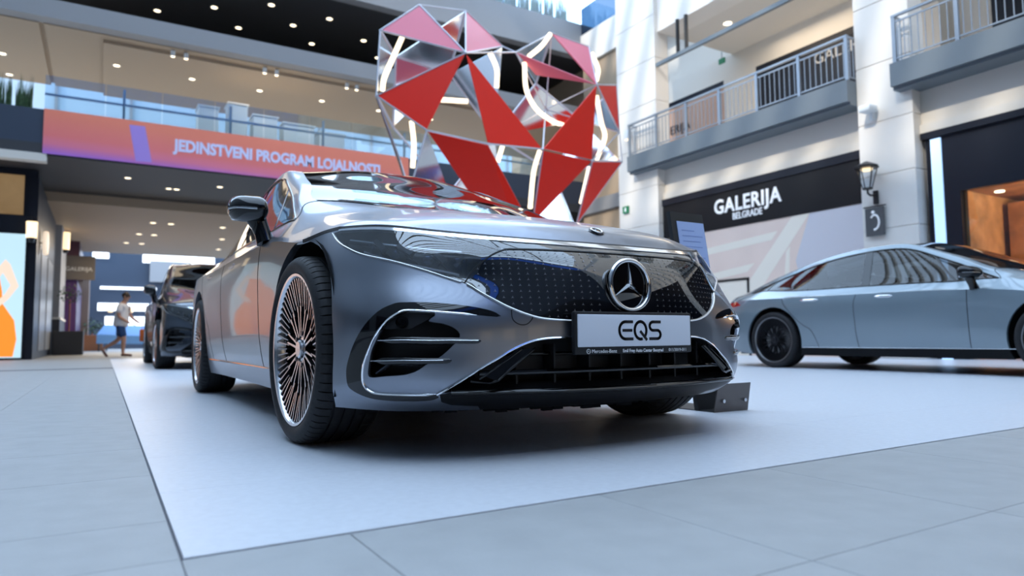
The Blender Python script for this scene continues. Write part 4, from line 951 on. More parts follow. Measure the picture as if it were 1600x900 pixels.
def make_wheel(face_m, spoke_m, n_fin=60, light=False):
    """wheel about its own X axis, outer face towards -X; returns (name, MB, material) list of sub-parts"""
    Ro, hw = .372, .132
    ty = MB()
    prof = [(.300, -hw+.012), (.306, -hw+.004), (.322, -hw-.004), (.340, -hw-.003), (.355, -hw+.006), (.365, -hw+.018), (.3695, -hw+.032)]
    for x in (-.062, -.022, .022, .062):
        prof += [(.372, x-.0055), (.364, x-.005), (.364, x+.005), (.372, x+.0055)]
    prof += [(.3695, hw-.032), (.362, hw-.016), (.345, hw), (.320, hw), (.300, hw-.012)]
    nb = 66; ang = []
    for k in range(nb):
        for q in (0, .5, .84, .87, .97): ang.append((2*pi*(k+q)/nb, q in (.87, .97)))
    m = len(prof); v = []; f = []
    for a, gr in ang:
        for i, (r, x) in enumerate(prof):
            if gr and r > .358 and abs(x) > .07: r = r-.0075*min(1, (r-.352)/.012)
            v.append((x, -r*sin(a), r*cos(a)))
    n = len(ang)
    for j in range(n):
        j2 = (j+1) % n
        for i in range(m-1): f.append((j*m+i, j*m+i+1, j2*m+i+1, j2*m+i))
    ty.add(v, f)
    rim = MB()
    rim.lathe([(.278, -hw+.050), (.284, -hw+.014), (.290, -hw+.006), (.300, -hw+.005), (.3015, -hw+.012), (.292, -hw+.03), (.280, -hw+.05), (.272, 0), (.276, hw-.02), (.300, hw-.012)], 72, 'X')
    back = MB()
    back.lathe([(.0, -.015), (.10, -.012), (.14, .02), (.270, .025), (.272, -hw+.052)], 48, 'X')
    sp = MB(); dk = MB()
    x0 = -hw+.020
    def fin(a, r0, r1, w0, w1, xa, xb, tgt, dep=.022, skew=0.0):
        def pt(r, off, x, sk=0): aa = a+sk; return (x, -(r*sin(aa)+off*cos(aa)), r*cos(aa)-off*sin(aa))
        p = [pt(r0, -w0/2, xa), pt(r0, w0/2, xa), pt(r1, w1/2, xb, skew), pt(r1, -w1/2, xb, skew)]
        q = [(x+dep, y, z) for x, y, z in p]
        tgt.add(p, [(0, 1, 2, 3)])
        dk.add(p+q, [(0, 4, 5, 1), (1, 5, 6, 2), (2, 6, 7, 3), (3, 7, 4, 0)])
    for k in range(n_fin):
        a = 2*pi*k/n_fin
        long = k % 3
        fin(a, .150 if long == 1 else .185 if long == 0 else .172, .282, .0042, .0085, x0+.012, x0-.004, sp)
    nm = n_fin//3
    for k in range(nm):
        a = 2*pi*(k+.33)/nm
        fin(a, .052, .172, .010, .0065, x0+.016, x0+.010, sp, .03, .05 if k % 2 else -.05)
    hub = MB(); hub.lathe([(.0, x0+.004), (.030, x0+.004), (.036, x0+.008), (.038, x0+.02), (.056, x0+.022), (.060, x0+.05)], 32, 'X')
    bolts = MB()
    for k in range(5):
        a = 2*pi*k/5+.3; bolts.cyl((x0+.012, -.066*sin(a), .066*cos(a)), (x0+.05, -.066*sin(a), .066*cos(a)), .010, 8)
    disc = MB(); disc.lathe([(.06, -.02), (.19, -.02), (.19, .005), (.06, .005)], 40, 'X')
    return [('tyre', ty, M_RUBBER), ('rim', rim, face_m), ('rim_barrel', back, M_MATTE), ('spokes', sp, spoke_m), ('spoke_sides', dk, M_DARKALLOY), ('hub_cap', hub, face_m), ('wheel_bolts', bolts, M_DARKALLOY), ('brake_disc', disc, M_DISC)]

def build_car(name, paint, face_m, spoke_m, zs=1.0, badge=True, steer=0.0, plate=True, low_trim=M_GLOSS):
    car = empty(name)
    L = lambda k: LID[k]; U = lambda k: UID[k]
    # ---- outer panels
    LO.panel('front_bumper', [L('bumper')], paint, car, 0, flange=.012)
    for sd in (-1, 1):
        LO.panel('front_fender', [L('front_fender')], paint, car, sd, flange=.03)
        LO.panel('rear_quarter', [-1], paint, car, sd, flange=.03)
        LO.panel('front_door', [L('front_door')], paint, car, sd, flange=.012)
        LO.panel('rear_door', [L('rear_door')], paint, car, sd, flange=.012)
        LO.panel('side_skirt', [L('rocker')], paint if zs == 1.0 and paint is M_PAINT else M_GLOSS, car, sd, flange=.02)
    UPS.panel('hood', [U('hood')], paint, car, 0, flange=.012)
    UPS.panel('roof_frame', [-1], paint, car, 0, flange=.01)
    UPS.panel('boot_lid', [U('boot')], paint, car, 0, flange=.01)
    UPS.panel('windscreen', [U('windscreen')], M_GLASSD, car, 0, off=-.003)
    UPS.panel('windscreen_header', [U('header')], M_GLOSS, car, 0, off=-.002)
    UPS.panel('cowl', [U('cowl')], M_MATTE, car, 0, off=-.006)
    UPS.panel('panorama_roof', [U('roof_glass')], M_GLOSS, car, 0, off=-.002)
    UPS.panel('rear_window', [U('rear_glass')], M_GLASSP, car, 0, off=-.003)
    for sd in (-1, 1):
        UPS.panel('side_window', [U('side_glass')], M_GLASSD, car, sd, off=-.004)
        trim('window_trim', upper, -1, GLP, .016, .006, M_GLOSS, car, sd, closed=True)
        trim('window_divider', upper, -1, [(6.0, 2.99), (5.58, 3.42), (5.1, 3.95)], .022, .003, M_GLOSS, car, sd, off=-.004)
        trim('centre_pillar_cover', upper, -1, [(8.35, 3.02), (8.15, 3.95)], .10, .003, M_GLOSS, car, sd, off=-.003, round_=False)
        trim('rear_quarter_divider', upper, -1, [(10.75, 3.14), (10.9, 3.95)], .03, .003, M_GLOSS, car, sd, off=-.003)
        # door gaps, handles
        trim('door_gap', lower, 1, [(9.75, 1.18), (9.75, 3), (9.76, 6)], .007, .0012, M_MATTE, car, sd, round_=False)
        trim('door_gap', lower, 1, [(13.22, 1.18), (13.25, 3), (13.28, 6)], .007, .0012, M_MATTE, car, sd, round_=False)
        trim('door_gap', lower, 1, smooth_line([(15.35, 6), (15.25, 5.2), (15.0, 4.4), (14.65, 3.4), (14.45, 2.9), (14.3, 1.6), (14.3, 1.18)]), .007, .0012, M_MATTE, car, sd, round_=False)
        trim('sill_trim', lower, 1, [(8.45, 1.2), (14.75, 1.2)], .012, .008, M_CHROME, car, sd)
        for s0, s1 in ((12.15, 12.75), (14.2, 14.75)):
            trim('door_handle', lower, 1, [(s0, 5.62), (s1, 5.64)], .030, .006, M_CHROME if paint is not M_PAINT else M_PAINT, car, sd, taper=.15)
        trim('hood_gap', lower, 1, smooth_line([(0, 5.96), (1.1, 5.97), (2.1, 5.975), (3.2, 5.98), (4.0, 5.985), (4.8, 5.985), (5.4, 5.985), (6.3, 5.99), (7.05, 5.99)]), .013, .0015, M_MATTE, car, sd, round_=False)
        trim('hood_rear_gap', upper, -1, [(4.02, 1.97), (4.0, 3.0), (3.98, 3.95)], .007, .0012, M_MATTE, car, sd, round_=False)
        # lamp units
        LO.pocket('headlight', [L('headlight')], M_GLOSS, car, sd, (-.02, .075, -.005))
        hl = [o for o in car.children if o.name.split('.')[0] == 'headlight'][-1]
        LO.panel('lamp_lens', [L('headlight')], M_LENS, hl, sd, off=.0015)
        def inside(path, w, h, m, nm, d):
            o = trim(nm, lower, 1, path, w, h, m, hl, sd, off=-d, round_=False); return o
        inside([(2.6, 5.25), (3.2, 5.35), (4.2, 5.52), (4.9, 5.66)], .006, .004, M_SATIN, 'light_guide', .03)
        inside([(2.75, 4.3), (3.4, 4.62), (4.0, 4.9), (4.6, 5.22)], .007, .004, M_DISC, 'light_guide', .035)
        for (s_, t_, r_) in ((2.75, 4.85, .026), (3.25, 5.0, .026), (3.85, 5.25, .024), (4.4, 5.45, .017)):
            V, N = on(lower, 1, [(s_, t_)]); c = Vector(V[0]-N[0]*.05); d = Vector((0.25, -1, .05)).normalized()
            b = MB(); b.tube([c, c+d*.02], [r_, r_*1.05], 20, cap=False); b.tube([c+d*.002, c+d*.010, c+d*.016], [r_*.8, r_*.7, r_*.2], 16)
            if sd < 0: b.v = [(-x, y, z) for x, y, z in b.v]
            b.build('projector', M_LEDLENS, hl, smooth=40)
        for (s0, s1, t0) in ((2.95, 3.08, 4.75), (3.5, 3.7, 5.1), (4.05, 4.2, 5.25)):
            inside([(s0, t0), (s1, t0+.35)], .02, .012, M_DARKALLOY, 'lamp_divider', .03)
        trim('lamp_trim', lower, 1, TROUT, .008, .006, M_SATIN if paint is not M_NIGHT else M_NIGHT, car, sd)
        # bumper blade
        LO.panel('intake_surround', [L('surround')], M_GLOSS, car, sd, off=.001, flange=.012)
        trim('intake_chrome', lower, 1, SI[2:], .009, .007, M_CHROME, car, sd, taper=.03)
        cav = LO.pocket('side_intake', [L('cavity')], M_MATTE, car, sd, (-.05, .10, 0))
        trim('intake_slat', lower, 1, FEAT['slat1'], .024, .012, M_GLOSS, cav, sd, off=-.008, taper=.12)
        trim('intake_slat', lower, 1, FEAT['slat2'], .024, .012, M_GLOSS, cav, sd, off=-.008, taper=.12)
        trim('slat_chrome', lower, 1, [(a, b+.02) for a, b in FEAT['slat1'][:-1]], .003, .003, M_CHROME, cav, sd, off=.003)
        trim('slat_chrome', lower, 1, [(a, b+.02) for a, b in FEAT['slat2'][:-1]], .003, .003, M_CHROME, cav, sd, off=.003)
        V, N = on(lower, 1, [(3.80, 2.82), (4.0, 2.62), (3.45, 2.62), (3.25, 3.0), (3.7, 3.05)])
        b = MB(); c = Vector(V[0]); nn = Vector(N[0])
        b.tube([c-nn*.02, c+nn*.002], [.021, .019], 20, cap=False); b.tube([c-nn*.004, c-nn*.003], [.011, .011], 16)
        sp_ = [Vector(p)-Vector(q)*.012 for p, q in zip(*on(lower, 1, densify(FEAT['sensor_panel'])))]
        b2 = MB(); b2.prism([tuple(p) for p in sp_], (0, .01, 0))
        for bb, nm, mm in ((b, 'parking_sensor', M_GLOSS), (b2, 'sensor_panel', M_MATTE)):
            if sd < 0: bb.v = [(-x, y, z) for x, y, z in bb.v]
            bb.build(nm, mm, cav, smooth=35)
        trim('intake_fin', lower, 1, FEAT['fin'], .012, .02, M_PAINT, cav, sd, off=-.03)
        trim('lower_chrome', lower, 1, [FEAT['sur_chr'][-1]]+LC, .009, .007, M_CHROME, car, sd)
        if sd < 0: trim('tow_eye_cover', lower, 1, smooth_line(FEAT['tow']), .0035, .0008, M_MATTE, car, sd, round_=False)
        # wheel housings
        for yc, ap in ((0, A_F), (3.21, A_R)):
            b = MB(); n = 24; ring = []
            for x in (.925, .60):
                ring.append([(x, yc+.445*cos(pi*i/n*1.24-.12*pi), .372+.445*sin(pi*i/n*1.24-.12*pi)) for i in range(n+1)])
            b.add(ring[0]+ring[1], [(i, i+1, n+2+i, n+1+i) for i in range(n)])
            b.add(ring[1]+[(.60, yc, .372)], [(i, i+1, n+1) for i in range(n)])
            if sd < 0: b.v = [(-x, y, z) for x, y, z in b.v]
            b.build('wheel_housing', M_UNDER, car, smooth=40)
        # mirror: foot, arm, shell, glass, indicator
        head = []
        b = MB(); ns, nr = 14, 20; cx, cy, cz = 1.030, .72, 1.045
        for i in range(ns+1):
            u = -1+2*i/ns; x = cx+u*.088
            r = max(.05, (1-abs(u)**(3.4 if u > 0 else 6)))**.5
            for j in range(nr):
                a = 2*pi*j/nr; yy = cos(a); zz = sin(a)
                dy = .100 if yy < 0 else .055
                b.v.append((x, cy+.035*u+yy*dy*r*(1.0 if yy < 0 else .9), cz+.006*u+zz*(.070 if zz > 0 else .060)*r*(1-.10*max(0, -yy))))
        for i in range(ns):
            for j in range(nr): b.f.append((i*nr+j, i*nr+(j+1) % nr, (i+1)*nr+(j+1) % nr, (i+1)*nr+j))
        b.f.append(tuple(range(nr-1, -1, -1))); b.f.append(tuple(ns*nr+j for j in range(nr)))
        arm = MB(); arm.tube([(.945, .70, .885), (.958, .71, .93), (.972, .72, .97), (.99, .725, 1.01)], [.045, .040, .042, .05], 12)
        ind = MB(); ind.tube([(cx+.088*u, cy+.035*u-.100*max(.05, (1-abs(u)**(3.4 if u > 0 else 6)))**.5-.001, cz-.006+.006*u) for u in np.linspace(-.3, .97, 12)], .005, 6)
        mg = MB(); mg.bbox((.965, cy+.034, .995), (1.10, cy+.054, 1.10), .012)
        mo = None
        for bb, nm, mm in ((b, 'door_mirror', M_GLOSS), (arm, 'mirror_arm', M_GLOSS), (ind, 'indicator', M_SATIN), (mg, 'mirror_glass', M_CHROME)):
            if sd < 0: bb.v = [(-x, y, z) for x, y, z in bb.v]; bb.f = [tuple(reversed(q)) for q in bb.f]
            o = bb.build(nm, mm, car if mo is None else mo, smooth=50)
            if mo is None: mo = o
    # ---- centre front
    LO.panel('chrome_bar', [L('chrome_bar')], M_CHROME, car, 0, off=.002, flange=.008)
    LO.panel('grille_band', [L('band')], M_PANEL, car, 0, off=-.001, flange=.008)
    gp = LO.panel('grille_panel', [L('grille')], M_PANEL, car, 0, off=-.0015, flange=.008)
    trim('grille_trim', lower, 1, TRIN, .009, .007, M_SATIN if paint is not M_NIGHT else M_NIGHT, car, 0)
    for sd in (-1, 1): trim('panel_seam', lower, 1, [(2.08, 5.68), (1.985, 5.25), (1.95, 5.10)]+SL[3:], .008, .0012, M_MATTE, car, sd, round_=False)
    trim('panel_seam', lower, 1, GT+[(1.90, 5.14), (1.99, 5.06)], .006, .0012, M_MATTE, car, 0, round_=False)
    # little three-pointed stars behind the panel's surface, too small to pick apart
    st = MB(); row = 0; tt = 3.02
    gpoly = [(s_*1.0, t_) for s_, t_ in G_GRILLE]
    while tt < 5.1:
        for k in range(-22, 23):
            s_ = k*.134
            if pip(np.array([[abs(s_), tt]]), gpoly)[0] and pip(np.array([[abs(s_)+.07, tt-.05]]), gpoly)[0]:
                V, N = on(lower, 1, [(abs(s_), tt)]); c = V[0]; nn = N[0].copy(); 
                if s_ < 0: c = c*(-1, 1, 1); nn = nn*(-1, 1, 1)
                if abs(c[0]) < .105 and abs(c[2]-.593) < .105: continue
                up = np.array([0, 0, 1])-nn*nn[2]; up /= np.linalg.norm(up); rt = np.cross(up, nn); c = c+nn*.0012
                for q in range(3):
                    a = pi/2+2*pi*q/3; d = rt*cos(a)+up*sin(a); e = -rt*sin(a)+up*cos(a); R = .0062+.0010*min(1, abs(s_)/2)*0
                    st.add([c+e*.0011, c+d*R, c-e*.0011], [(0, 2, 1)])
        row += 1; tt += .168
    tag(st.build('grille_stars', M_STAR, gp), kind='stuff')
    if badge:
        V, N = on(lower, 1, [(0, 3.93)])
        rb = MB(); rb.lathe([(0, 0), (.085, 0), (.085, .006), (0, .006)], 40, 'Y', (0, V[0][1]-.004, V[0][2])); rb.build('radar_cover', M_GLOSS, car, smooth=40)
        star_badge('star_emblem', (0, V[0][1]-.006, V[0][2]), (0, -1, .06), (0, 0, 1), .090, M_CHROME, car, .0085, .012)
        V, N = on(upper, -1, [(.93, 0)])
        c = Vector(V[0]); n_ = Vector(N[0]); rt = Vector((1, 0, 0)); up = n_.cross(rt)
        b = MB(); b.add([c+n_*.004]+[c+n_*.003+(rt*cos(2*pi*i/24)*.034+up*sin(2*pi*i/24)*.027) for i in range(24)], [(0, 1+i, 1+(i+1) % 24) for i in range(24)])
        hb = b.build('hood_badge', M_DARKALLOY, car)
        star_badge('badge_star', c+n_*.004, n_, up, .022, M_CHROME, hb, .004, .003)
    # ---- lower grille and lip
    lg = LO.pocket('lower_grille', [L('low')], M_MATTE, car, 0, (0, .13, .0))
    LO.panel('front_lip', [L('lip')], M_LIP, car, 0, off=0.0, flange=.05)
    trim('splitter_edge', lower, 1, smooth_line([(0, .925), (.57, .93), (1.88, .975), (2.84, .99)]), .016, .014, M_GLOSS, car, 0)
    b = MB()
    for x0, x1, yy in ((-.62, .62, 0),):
        pts = [(x, -.845+.30*(x/.7)**2*.25, .292) for x in np.linspace(-.56, .56, 25)]
        b.tube(pts, .009, 8)
        b.tube([(x, y+.03, z+.06) for x, y, z in pts if abs(x) < .48], .006, 6)
    b.build('grille_bar', M_GLOSS, lg, smooth=40)
    for x in np.linspace(-.42, .42, 7):
        fb = MB(); fb.box((x-.004, -.845+.08*(x/.6)**2, .235), (x+.004, -.76, .385)); fb.build('grille_fin', M_MATTE, lg)
    for sd in (-1, 1):
        wb = MB()
        wb.tube([(.385, -.868, .372), (.45, -.862, .325), (.52, -.850, .268)], .0045, 6); wb.tube([(.52, -.850, .268), (.545, -.842, .262), (.60, -.815, .268)], .004, 6)
        wb.add([(.385, -.866, .370), (.52, -.848, .268), (.56, -.835, .285), (.44, -.85, .372)], [(0, 1, 2, 3)])
        wb.tube([(.425, -.856, .372), (.56, -.838, .285), (.575, -.83, .275)], .0035, 6)
        if sd < 0: wb.v = [(-x, y, z) for x, y, z in wb.v]
        wb.build('grille_winglet', M_GLOSS, lg, smooth=40)
    # ---- tail
    LO.panel('tail_lamp', [L('tail')], M_REDLAMP, car, 0, off=.002, flange=.01)
    LO.panel('diffuser', [L('diff')], M_MATTE, car, 0, flange=.01)
    # ---- underbody, cabin
    b = MB()
    b.box((-.60, -.64, .17), (.60, 4.1, .24)); b.box((-.86, .48, .17), (.86, 2.73, .24)); b.box((-.62, -.66, .24), (.62, -.45, .62)); b.box((-.55, -.70, .2), (.55, -.6, .68))
    b.build('underbody', M_UNDER, car)
    b = MB()
    for x in np.linspace(-.62, .62, 32):
        y = -.72+.22*(x/.62)**2; b.box((x-.02, y, .148+.006*sin(x*37)), (x+.0202, y+.02, .185))
    b.build('air_deflector', M_UNDER, car)
    b = MB(); b.bbox((-.80, .42, .62), (.80, .85, .96), .05); b.bbox((-.70, .25, .80), (.70, .70, .985), .04); b.build('dashboard', M_SEAT, car, smooth=40)
    b = MB(); b.box((-.82, .45, .24), (.82, 3.5, .34)); b.build('cabin_floor', M_SEAT, car)
    sw = MB(); cc_ = Vector((.37, .98, .93)); sw.tube([cc_+Vector((cos(2*pi*i/24)*.185, sin(2*pi*i/24)*.185*.35, sin(2*pi*i/24)*.185*.94)) for i in range(24)], .014, 8, closed=True)
    sw.bar(cc_-Vector((.18, 0, 0)), cc_+Vector((.18, 0, 0)), .03); sw.build('steering_wheel', M_MATTE, car, smooth=40)
    for x in (-.37, .37):
        for y in (1.55, 2.45):
            b = MB(); b.bbox((x-.25, y-.25, .42), (x+.25, y+.25, .60), .05)
            p = [(x-.24, y+.18, .52), (x+.24, y+.18, .52), (x+.22, y+.42, 1.12), (x-.22, y+.42, 1.12)]
            b.prism(p, (0, .10, .03)); b.bbox((x-.13, y+.42, 1.15), (x+.13, y+.52, 1.30), .03)
            b.build('seat', M_SEAT, car, smooth=40)
    # ---- number plate
    if plate:
        z0, y0 = .428, -.930
        b = MB(); b.bbox((-.268, y0-.001, z0-.080), (.268, y0+.022, z0+.066), .006); pl = b.build('plate_holder', M_MATTE, car, smooth=40)
        b = MB(); b.bbox((-.258, y0-.006, z0-.054), (.258, y0+.002, z0+.056), .003); b.build('number_plate', M_PLATE, pl, smooth=40)
        ink = M_MATTE
        # the three letters are strokes of even width
        b = MB(); y = y0-.0068; w = .0102
        def stroke(pts):
            for p, q_ in zip(pts[:-1], pts[1:]):
                b.bar((p[0], y, z0+.0015+p[1]), (q_[0], y, z0+.0015+q_[1]), .0008, w, up=(0, 1, 0)) if 0 else b.add(*_flat(p, q_, w, y, z0+.0015))
        def arc(cx, cz, rx, rz, a0, a1, n=12): return [(cx+rx*cos(R_(a0+(a1-a0)*i/n)), cz+rz*sin(R_(a0+(a1-a0)*i/n))) for i in range(n+1)]
        stroke([(-.022, .030)]+arc(-.055, 0, .027, .030, 90, 270, 16)+[(-.022, -.030)]); stroke([(-.066, 0), (-.026, 0)])
        stroke(arc(.014, 0, .027, .031, -38, 285, 26)); stroke([(.014, -.004), (.042, -.033)])
        stroke([(.108, .030)]+arc(.072, .015, .015, .015, 90, 270, 8)+arc(.093, -.015, .015, .015, 90, -90, 8)+[(.056, -.030)])
        b.build('plate_letters', ink, pl)
        rot = (pi/2, 0, 0)
        text('holder_lettering', 'Mercedes-Benz', .0175, M_WHITE, pl, (-.145, y0-.0015, z0-.0695), rot, depth=.0004)
        text('holder_lettering', 'Emil Frey Auto Centar Beograd', .0160, M_WHITE, pl, (.030, y0-.0015, z0-.0695), rot, sx=.92, depth=.0004, bold=.0003)
        text('holder_lettering', '011/3019-011', .0160, M_WHITE, pl, (.195, y0-.0015, z0-.0695), rot, depth=.0004)
        star_badge('holder_star', (-.213, y0-.001, z0-.069), (0, -1, 0), (0, 0, 1), .0075, M_WHITE, pl, .0009, .001)
    # ---- wheels
    parts = make_wheel(face_m, spoke_m)
    first = {}
    for sd in (-1, 1):
        for yc in (0, 3.21):
            w = bpy.data.objects.new('wheel', None); COL.objects.link(w); w.parent = car; w.empty_display_size = .1
            w.location = (sd*.845, yc, .3705)
            w.rotation_euler = (random.uniform(0, 1)*0, 0, (0 if sd < 0 else pi)+(steer if yc == 0 else 0))
            w.scale = (1, 1, 1/zs)
            if zs != 1.0: w.location.z = .3705/zs
            for nm, mb, mm in parts:
                if nm in first: o = first[nm].copy(); COL.objects.link(o); o.parent = w
                else: first[nm] = mb.build(nm, mm, w, smooth=30); o = first[nm]
                if nm == 'wheel_bolts': o['kind'] = 'stuff'
    return car
def _flat(p, q, w, y, zz):
    d = np.array([q[0]-p[0], q[1]-p[1]]); l = np.hypot(*d); d = d/l; n = np.array([-d[1], d[0]])*w/2; e = d*w*.22
    P = [np.array(p)-e+n, np.array(p)-e-n, np.array(q)+e-n, np.array(q)+e+n]
    return [(a, y, zz+b) for a, b in P]+[(a, y+.001, zz+b) for a, b in P], [(0, 1, 2, 3), (0, 4, 5, 1), (1, 5, 6, 2), (2, 6, 7, 3), (3, 7, 4, 0)]

hero = build_car('car', M_PAINT, M_ALLOY, M_ALLOY, steer=R_(2.5))
tag(hero, 'graphite grey saloon in the foreground with a white plate under its star emblem', 'car')

# ------------------------------------------------------------------ the other two cars
def retint(root, a, b_):
    for ch in root.children_recursive:
        if ch.type == 'MESH':
            for s in ch.material_slots:
                if s.material == a: s.link = 'OBJECT'; s.material = b_
silver = copy_tree(hero); silver.name = 'car'
silver['label'] = 'pale blue-grey saloon parked side-on at the right'; silver['category'] = 'car'
silver.location = (6.6, -.07, 0); silver.rotation_euler = (0, 0, R_(-1.8)); silver.scale = (.965, .965, .965)
for ch in list(silver.children_recursive):
    n = ch.name.split('.')[0]
    if n in ('plate_holder', 'number_plate', 'plate_letters', 'holder_lettering', 'holder_star', 'tow_eye_cover'): bpy.data.objects.remove(ch)
retint(silver, M_PAINT, M_SILVER); retint(silver, M_ALLOY, M_DARKALLOY)
for ch in silver.children_recursive:
    n = ch.name.split('.')[0]
    if n in ('side_skirt',):
        for s in ch.material_slots: s.link = 'OBJECT'; s.material = M_LIP
    if n == 'door_handle':
        for s in ch.material_slots: s.link = 'OBJECT'; s.material = M_CHROME
    if n == 'rim':
        for s in ch.material_slots: s.link = 'OBJECT'; s.material = M_DISC
dark = copy_tree(hero); dark.name = 'car'
dark['label'] = 'black sport utility vehicle parked behind the graphite saloon at left'; dark['category'] = 'car'
dark.location = (0.0, 8.75, 0); dark.scale = (.985, .95, 1.17)
for ch in list(dark.children_recursive):
    n = ch.name.split('.')[0]
    if n in ('plate_holder', 'number_plate', 'plate_letters', 'holder_lettering', 'holder_star', 'tow_eye_cover'): bpy.data.objects.remove(ch)
retint(dark, M_PAINT, M_NIGHT); retint(dark, M_SATIN, M_GLOSS)
for ch in dark.children_recursive:
    if ch.name.split('.')[0] in ('intake_chrome', 'lower_chrome', 'slat_chrome', 'sill_trim'):
        for s in ch.material_slots: s.link = 'OBJECT'; s.material = M_GLOSS
for ch in dark.children:
    if ch.name.split('.')[0] == 'wheel': ch.scale = (1, 1.03, 1/1.17*.985); ch.location.z = .372/1.17

# ------------------------------------------------------------------ heart sculpture
hs = empty('heart_sculpture', (4.5, 7.0, 0), 0, 'big faceted heart sculpture of red panels, mirror panels and light tubes', 'sculpture')
HN = {'a': (2.55, 7.0, 5.73), 'b': (1.9, 7.0, 5.16), 'c': (3.43, 7.1, 5.89), 'd': (4.14, 7.1, 5.43), 'e': (2.97, 6.2, 4.73), 'f': (1.81, 6.9, 4.08), 'g': (2.37, 6.3, 3.47), 'h': (3.17, 5.9, 3.28), 'i': (4.15, 5.9, 3.33), 'j': (5.17, 7.1, 5.9), 'k': (4.34, 7.0, 5.33), 'l': (5.93, 7.0, 5.77), 'm': (5.47, 6.2, 4.7), 'n': (6.56, 7.0, 5.16), 'o': (6.61, 7.0, 4.26), 'p': (5.42, 6.3, 3.4), 'q': (6.58, 6.9, 3.67), 't': (4.26, 6.4, 2.25), 's': (5.35, 6.7, 2.35), 'u': (4.5, 6.6, 1.1), 'v': (5.11, 6.6, 1.06), 'w': (2.23, 7.0, 3.17), 'x': (2.47, 7.2, 2.73),
      'B1': (2.5, 7.9, 5.2), 'B2': (3.6, 8.1, 5.2), 'B3': (2.5, 8.0, 4.0), 'B4': (5.4, 8.0, 5.3), 'B5': (6.4, 7.9, 4.7), 'B6': (4.6, 8.2, 4.2), 'B7': (3.6, 8.1, 3.0), 'B8': (5.8, 8.0, 3.6), 'B9': (4.6, 7.8, 1.6), 'H': (5.15, 7.3, 4.55)}
HN = {k: (x-4.5, y-7.0, z) for k, (x, y, z) in HN.items()}
M_HRED = mat('heart_red', (0.86, 0.028, 0.014), rough=.35, spec=.15)
M_HRED_SKY = mat('heart_red_sky_sheen', (0.82, 0.17, 0.24), rough=.3, spec=.4)  # red panels paled to pink: the sky's reflection is painted into the colour
M_HMIR = mat('heart_mirror', (0.72, 0.73, 0.75), rough=.10, metal=1.0)
M_HFRM = mat('heart_frame', (0.62, 0.64, 0.70), rough=.3, metal=.5)
def facet(keys, name, m):
    P = [Vector(HN[k]) for k in keys]; c = sum(P, Vector())/len(P); n = (P[1]-P[0]).cross(P[2]-P[0]).normalized()
    if n.y > 0: n = -n
    P = [p+(c-p).normalized()*.03 for p in P]
    b = MB(); b.prism([tuple(p) for p in P], tuple(-n*.02)); part(b, name, m, hs)
for ks in ('efg', 'ehi', 'imp', 'ghvu', 'ipt', 'pqs', 'mno'): facet(ks, 'red_panel', M_HRED)
for ks in ('abe', 'ced', 'jlm'): facet(ks, 'sky_sheen_panel', M_HRED_SKY)
facet('fwx', 'maroon_panel', M_MAROON)
for ks in (('b', 'f', 'B1'), ('c', 'B1', 'B2'), ('B1', 'B2', 'B3'), ('d', 'B2', 'B6'), ('j', 'B4', 'k'), ('B4', 'B5', 'B6'), ('n', 'B5', 'o'), ('g', 'x', 'B7'), ('x', 'B7', 'u'), ('B8', 'q', 'B5'), ('B8', 'B9', 's'), ('B7', 'B9', 'B6')): facet(ks, 'mirror_panel', M_HMIR)
HN['K2'] = (.22, .0, 4.99); facet(('k', 'K2', 'm'), 'sky_sheen_panel', M_HRED_SKY)
for ks in 'ac cd ce cj dk ek kj jl bf fg gh hi iH lm mn no mo op oq bn ab be ae ed fe gt gx wx xu fw hH pq ps qs it is kH jH mH pH oH uv'.split():
    if ks in ('cj', 'bn', 'gt', 'is'): continue
    a_, b_ = ks; b = MB(); b.cyl(HN[a_], HN[b_], .013, 6); part(b, 'frame_rod', M_HFRM, hs)
for a_, b_ in (('B1', 'B2'), ('B1', 'B3'), ('B2', 'B6'), ('B4', 'B5'), ('B4', 'B6'), ('B5', 'B8'), ('B6', 'B7'), ('B6', 'B8'), ('B7', 'B9'), ('B8', 'B9'), ('B3', 'B7'), ('b', 'B1'), ('c', 'B2'), ('j', 'B4'), ('n', 'B5'), ('q', 'B8'), ('f', 'B3'), ('u', 'B9'), ('x', 'B7')):
    b = MB(); b.cyl(HN[a_], HN[b_], .022, 6); part(b, 'frame_rod', M_HFRM, hs)
for L in [[(2.26, 5.13), (2.09, 4.72), (1.97, 4.42), (1.94, 4.22)], [(3.83, 5.22), (3.96, 4.96), (3.96, 4.64)], [(4.52, 5.18), (4.55, 4.71), (4.75, 4.4), (5.07, 4.24), (5.32, 4.2)], [(5.07, 5.82), (4.88, 5.56), (4.61, 5.31)], [(5.98, 5.67), (6.13, 5.39), (6.09, 5.16)], [(6.08, 4.87), (6.18, 4.4), (6.26, 4.11), (6.06, 3.67)], [(2.42, 3.81), (2.46, 3.45), (2.44, 3.08)], [(4.81, 3.66), (4.68, 3.26), (4.6, 2.63)], [(4.07, 3.67), (3.97, 3.37)], [(5.89, 3.5), (5.69, 2.82)], [(2.2, 3.9), (2.75, 4.2), (3.4, 4.3)]]:
    b = MB(); P = smooth_line([(x-4.5, .0, z) for x, z in L], 5); b.tube(P, .042, 8); part(b, 'light_tube', M_LED, hs, 60)
b = MB(); b.bbox((-1.2, -.7, 0), (1.2, .9, .35), .03); part(b, 'plinth', M_KIOSK, hs)
for x in (-.1, .6):
    b = MB(); b.cyl((x*.6+.2, .3, .3), (x, .0 if x > 0 else -.1, 1.2), .05, 10); part(b, 'support_leg', M_HFRM, hs)

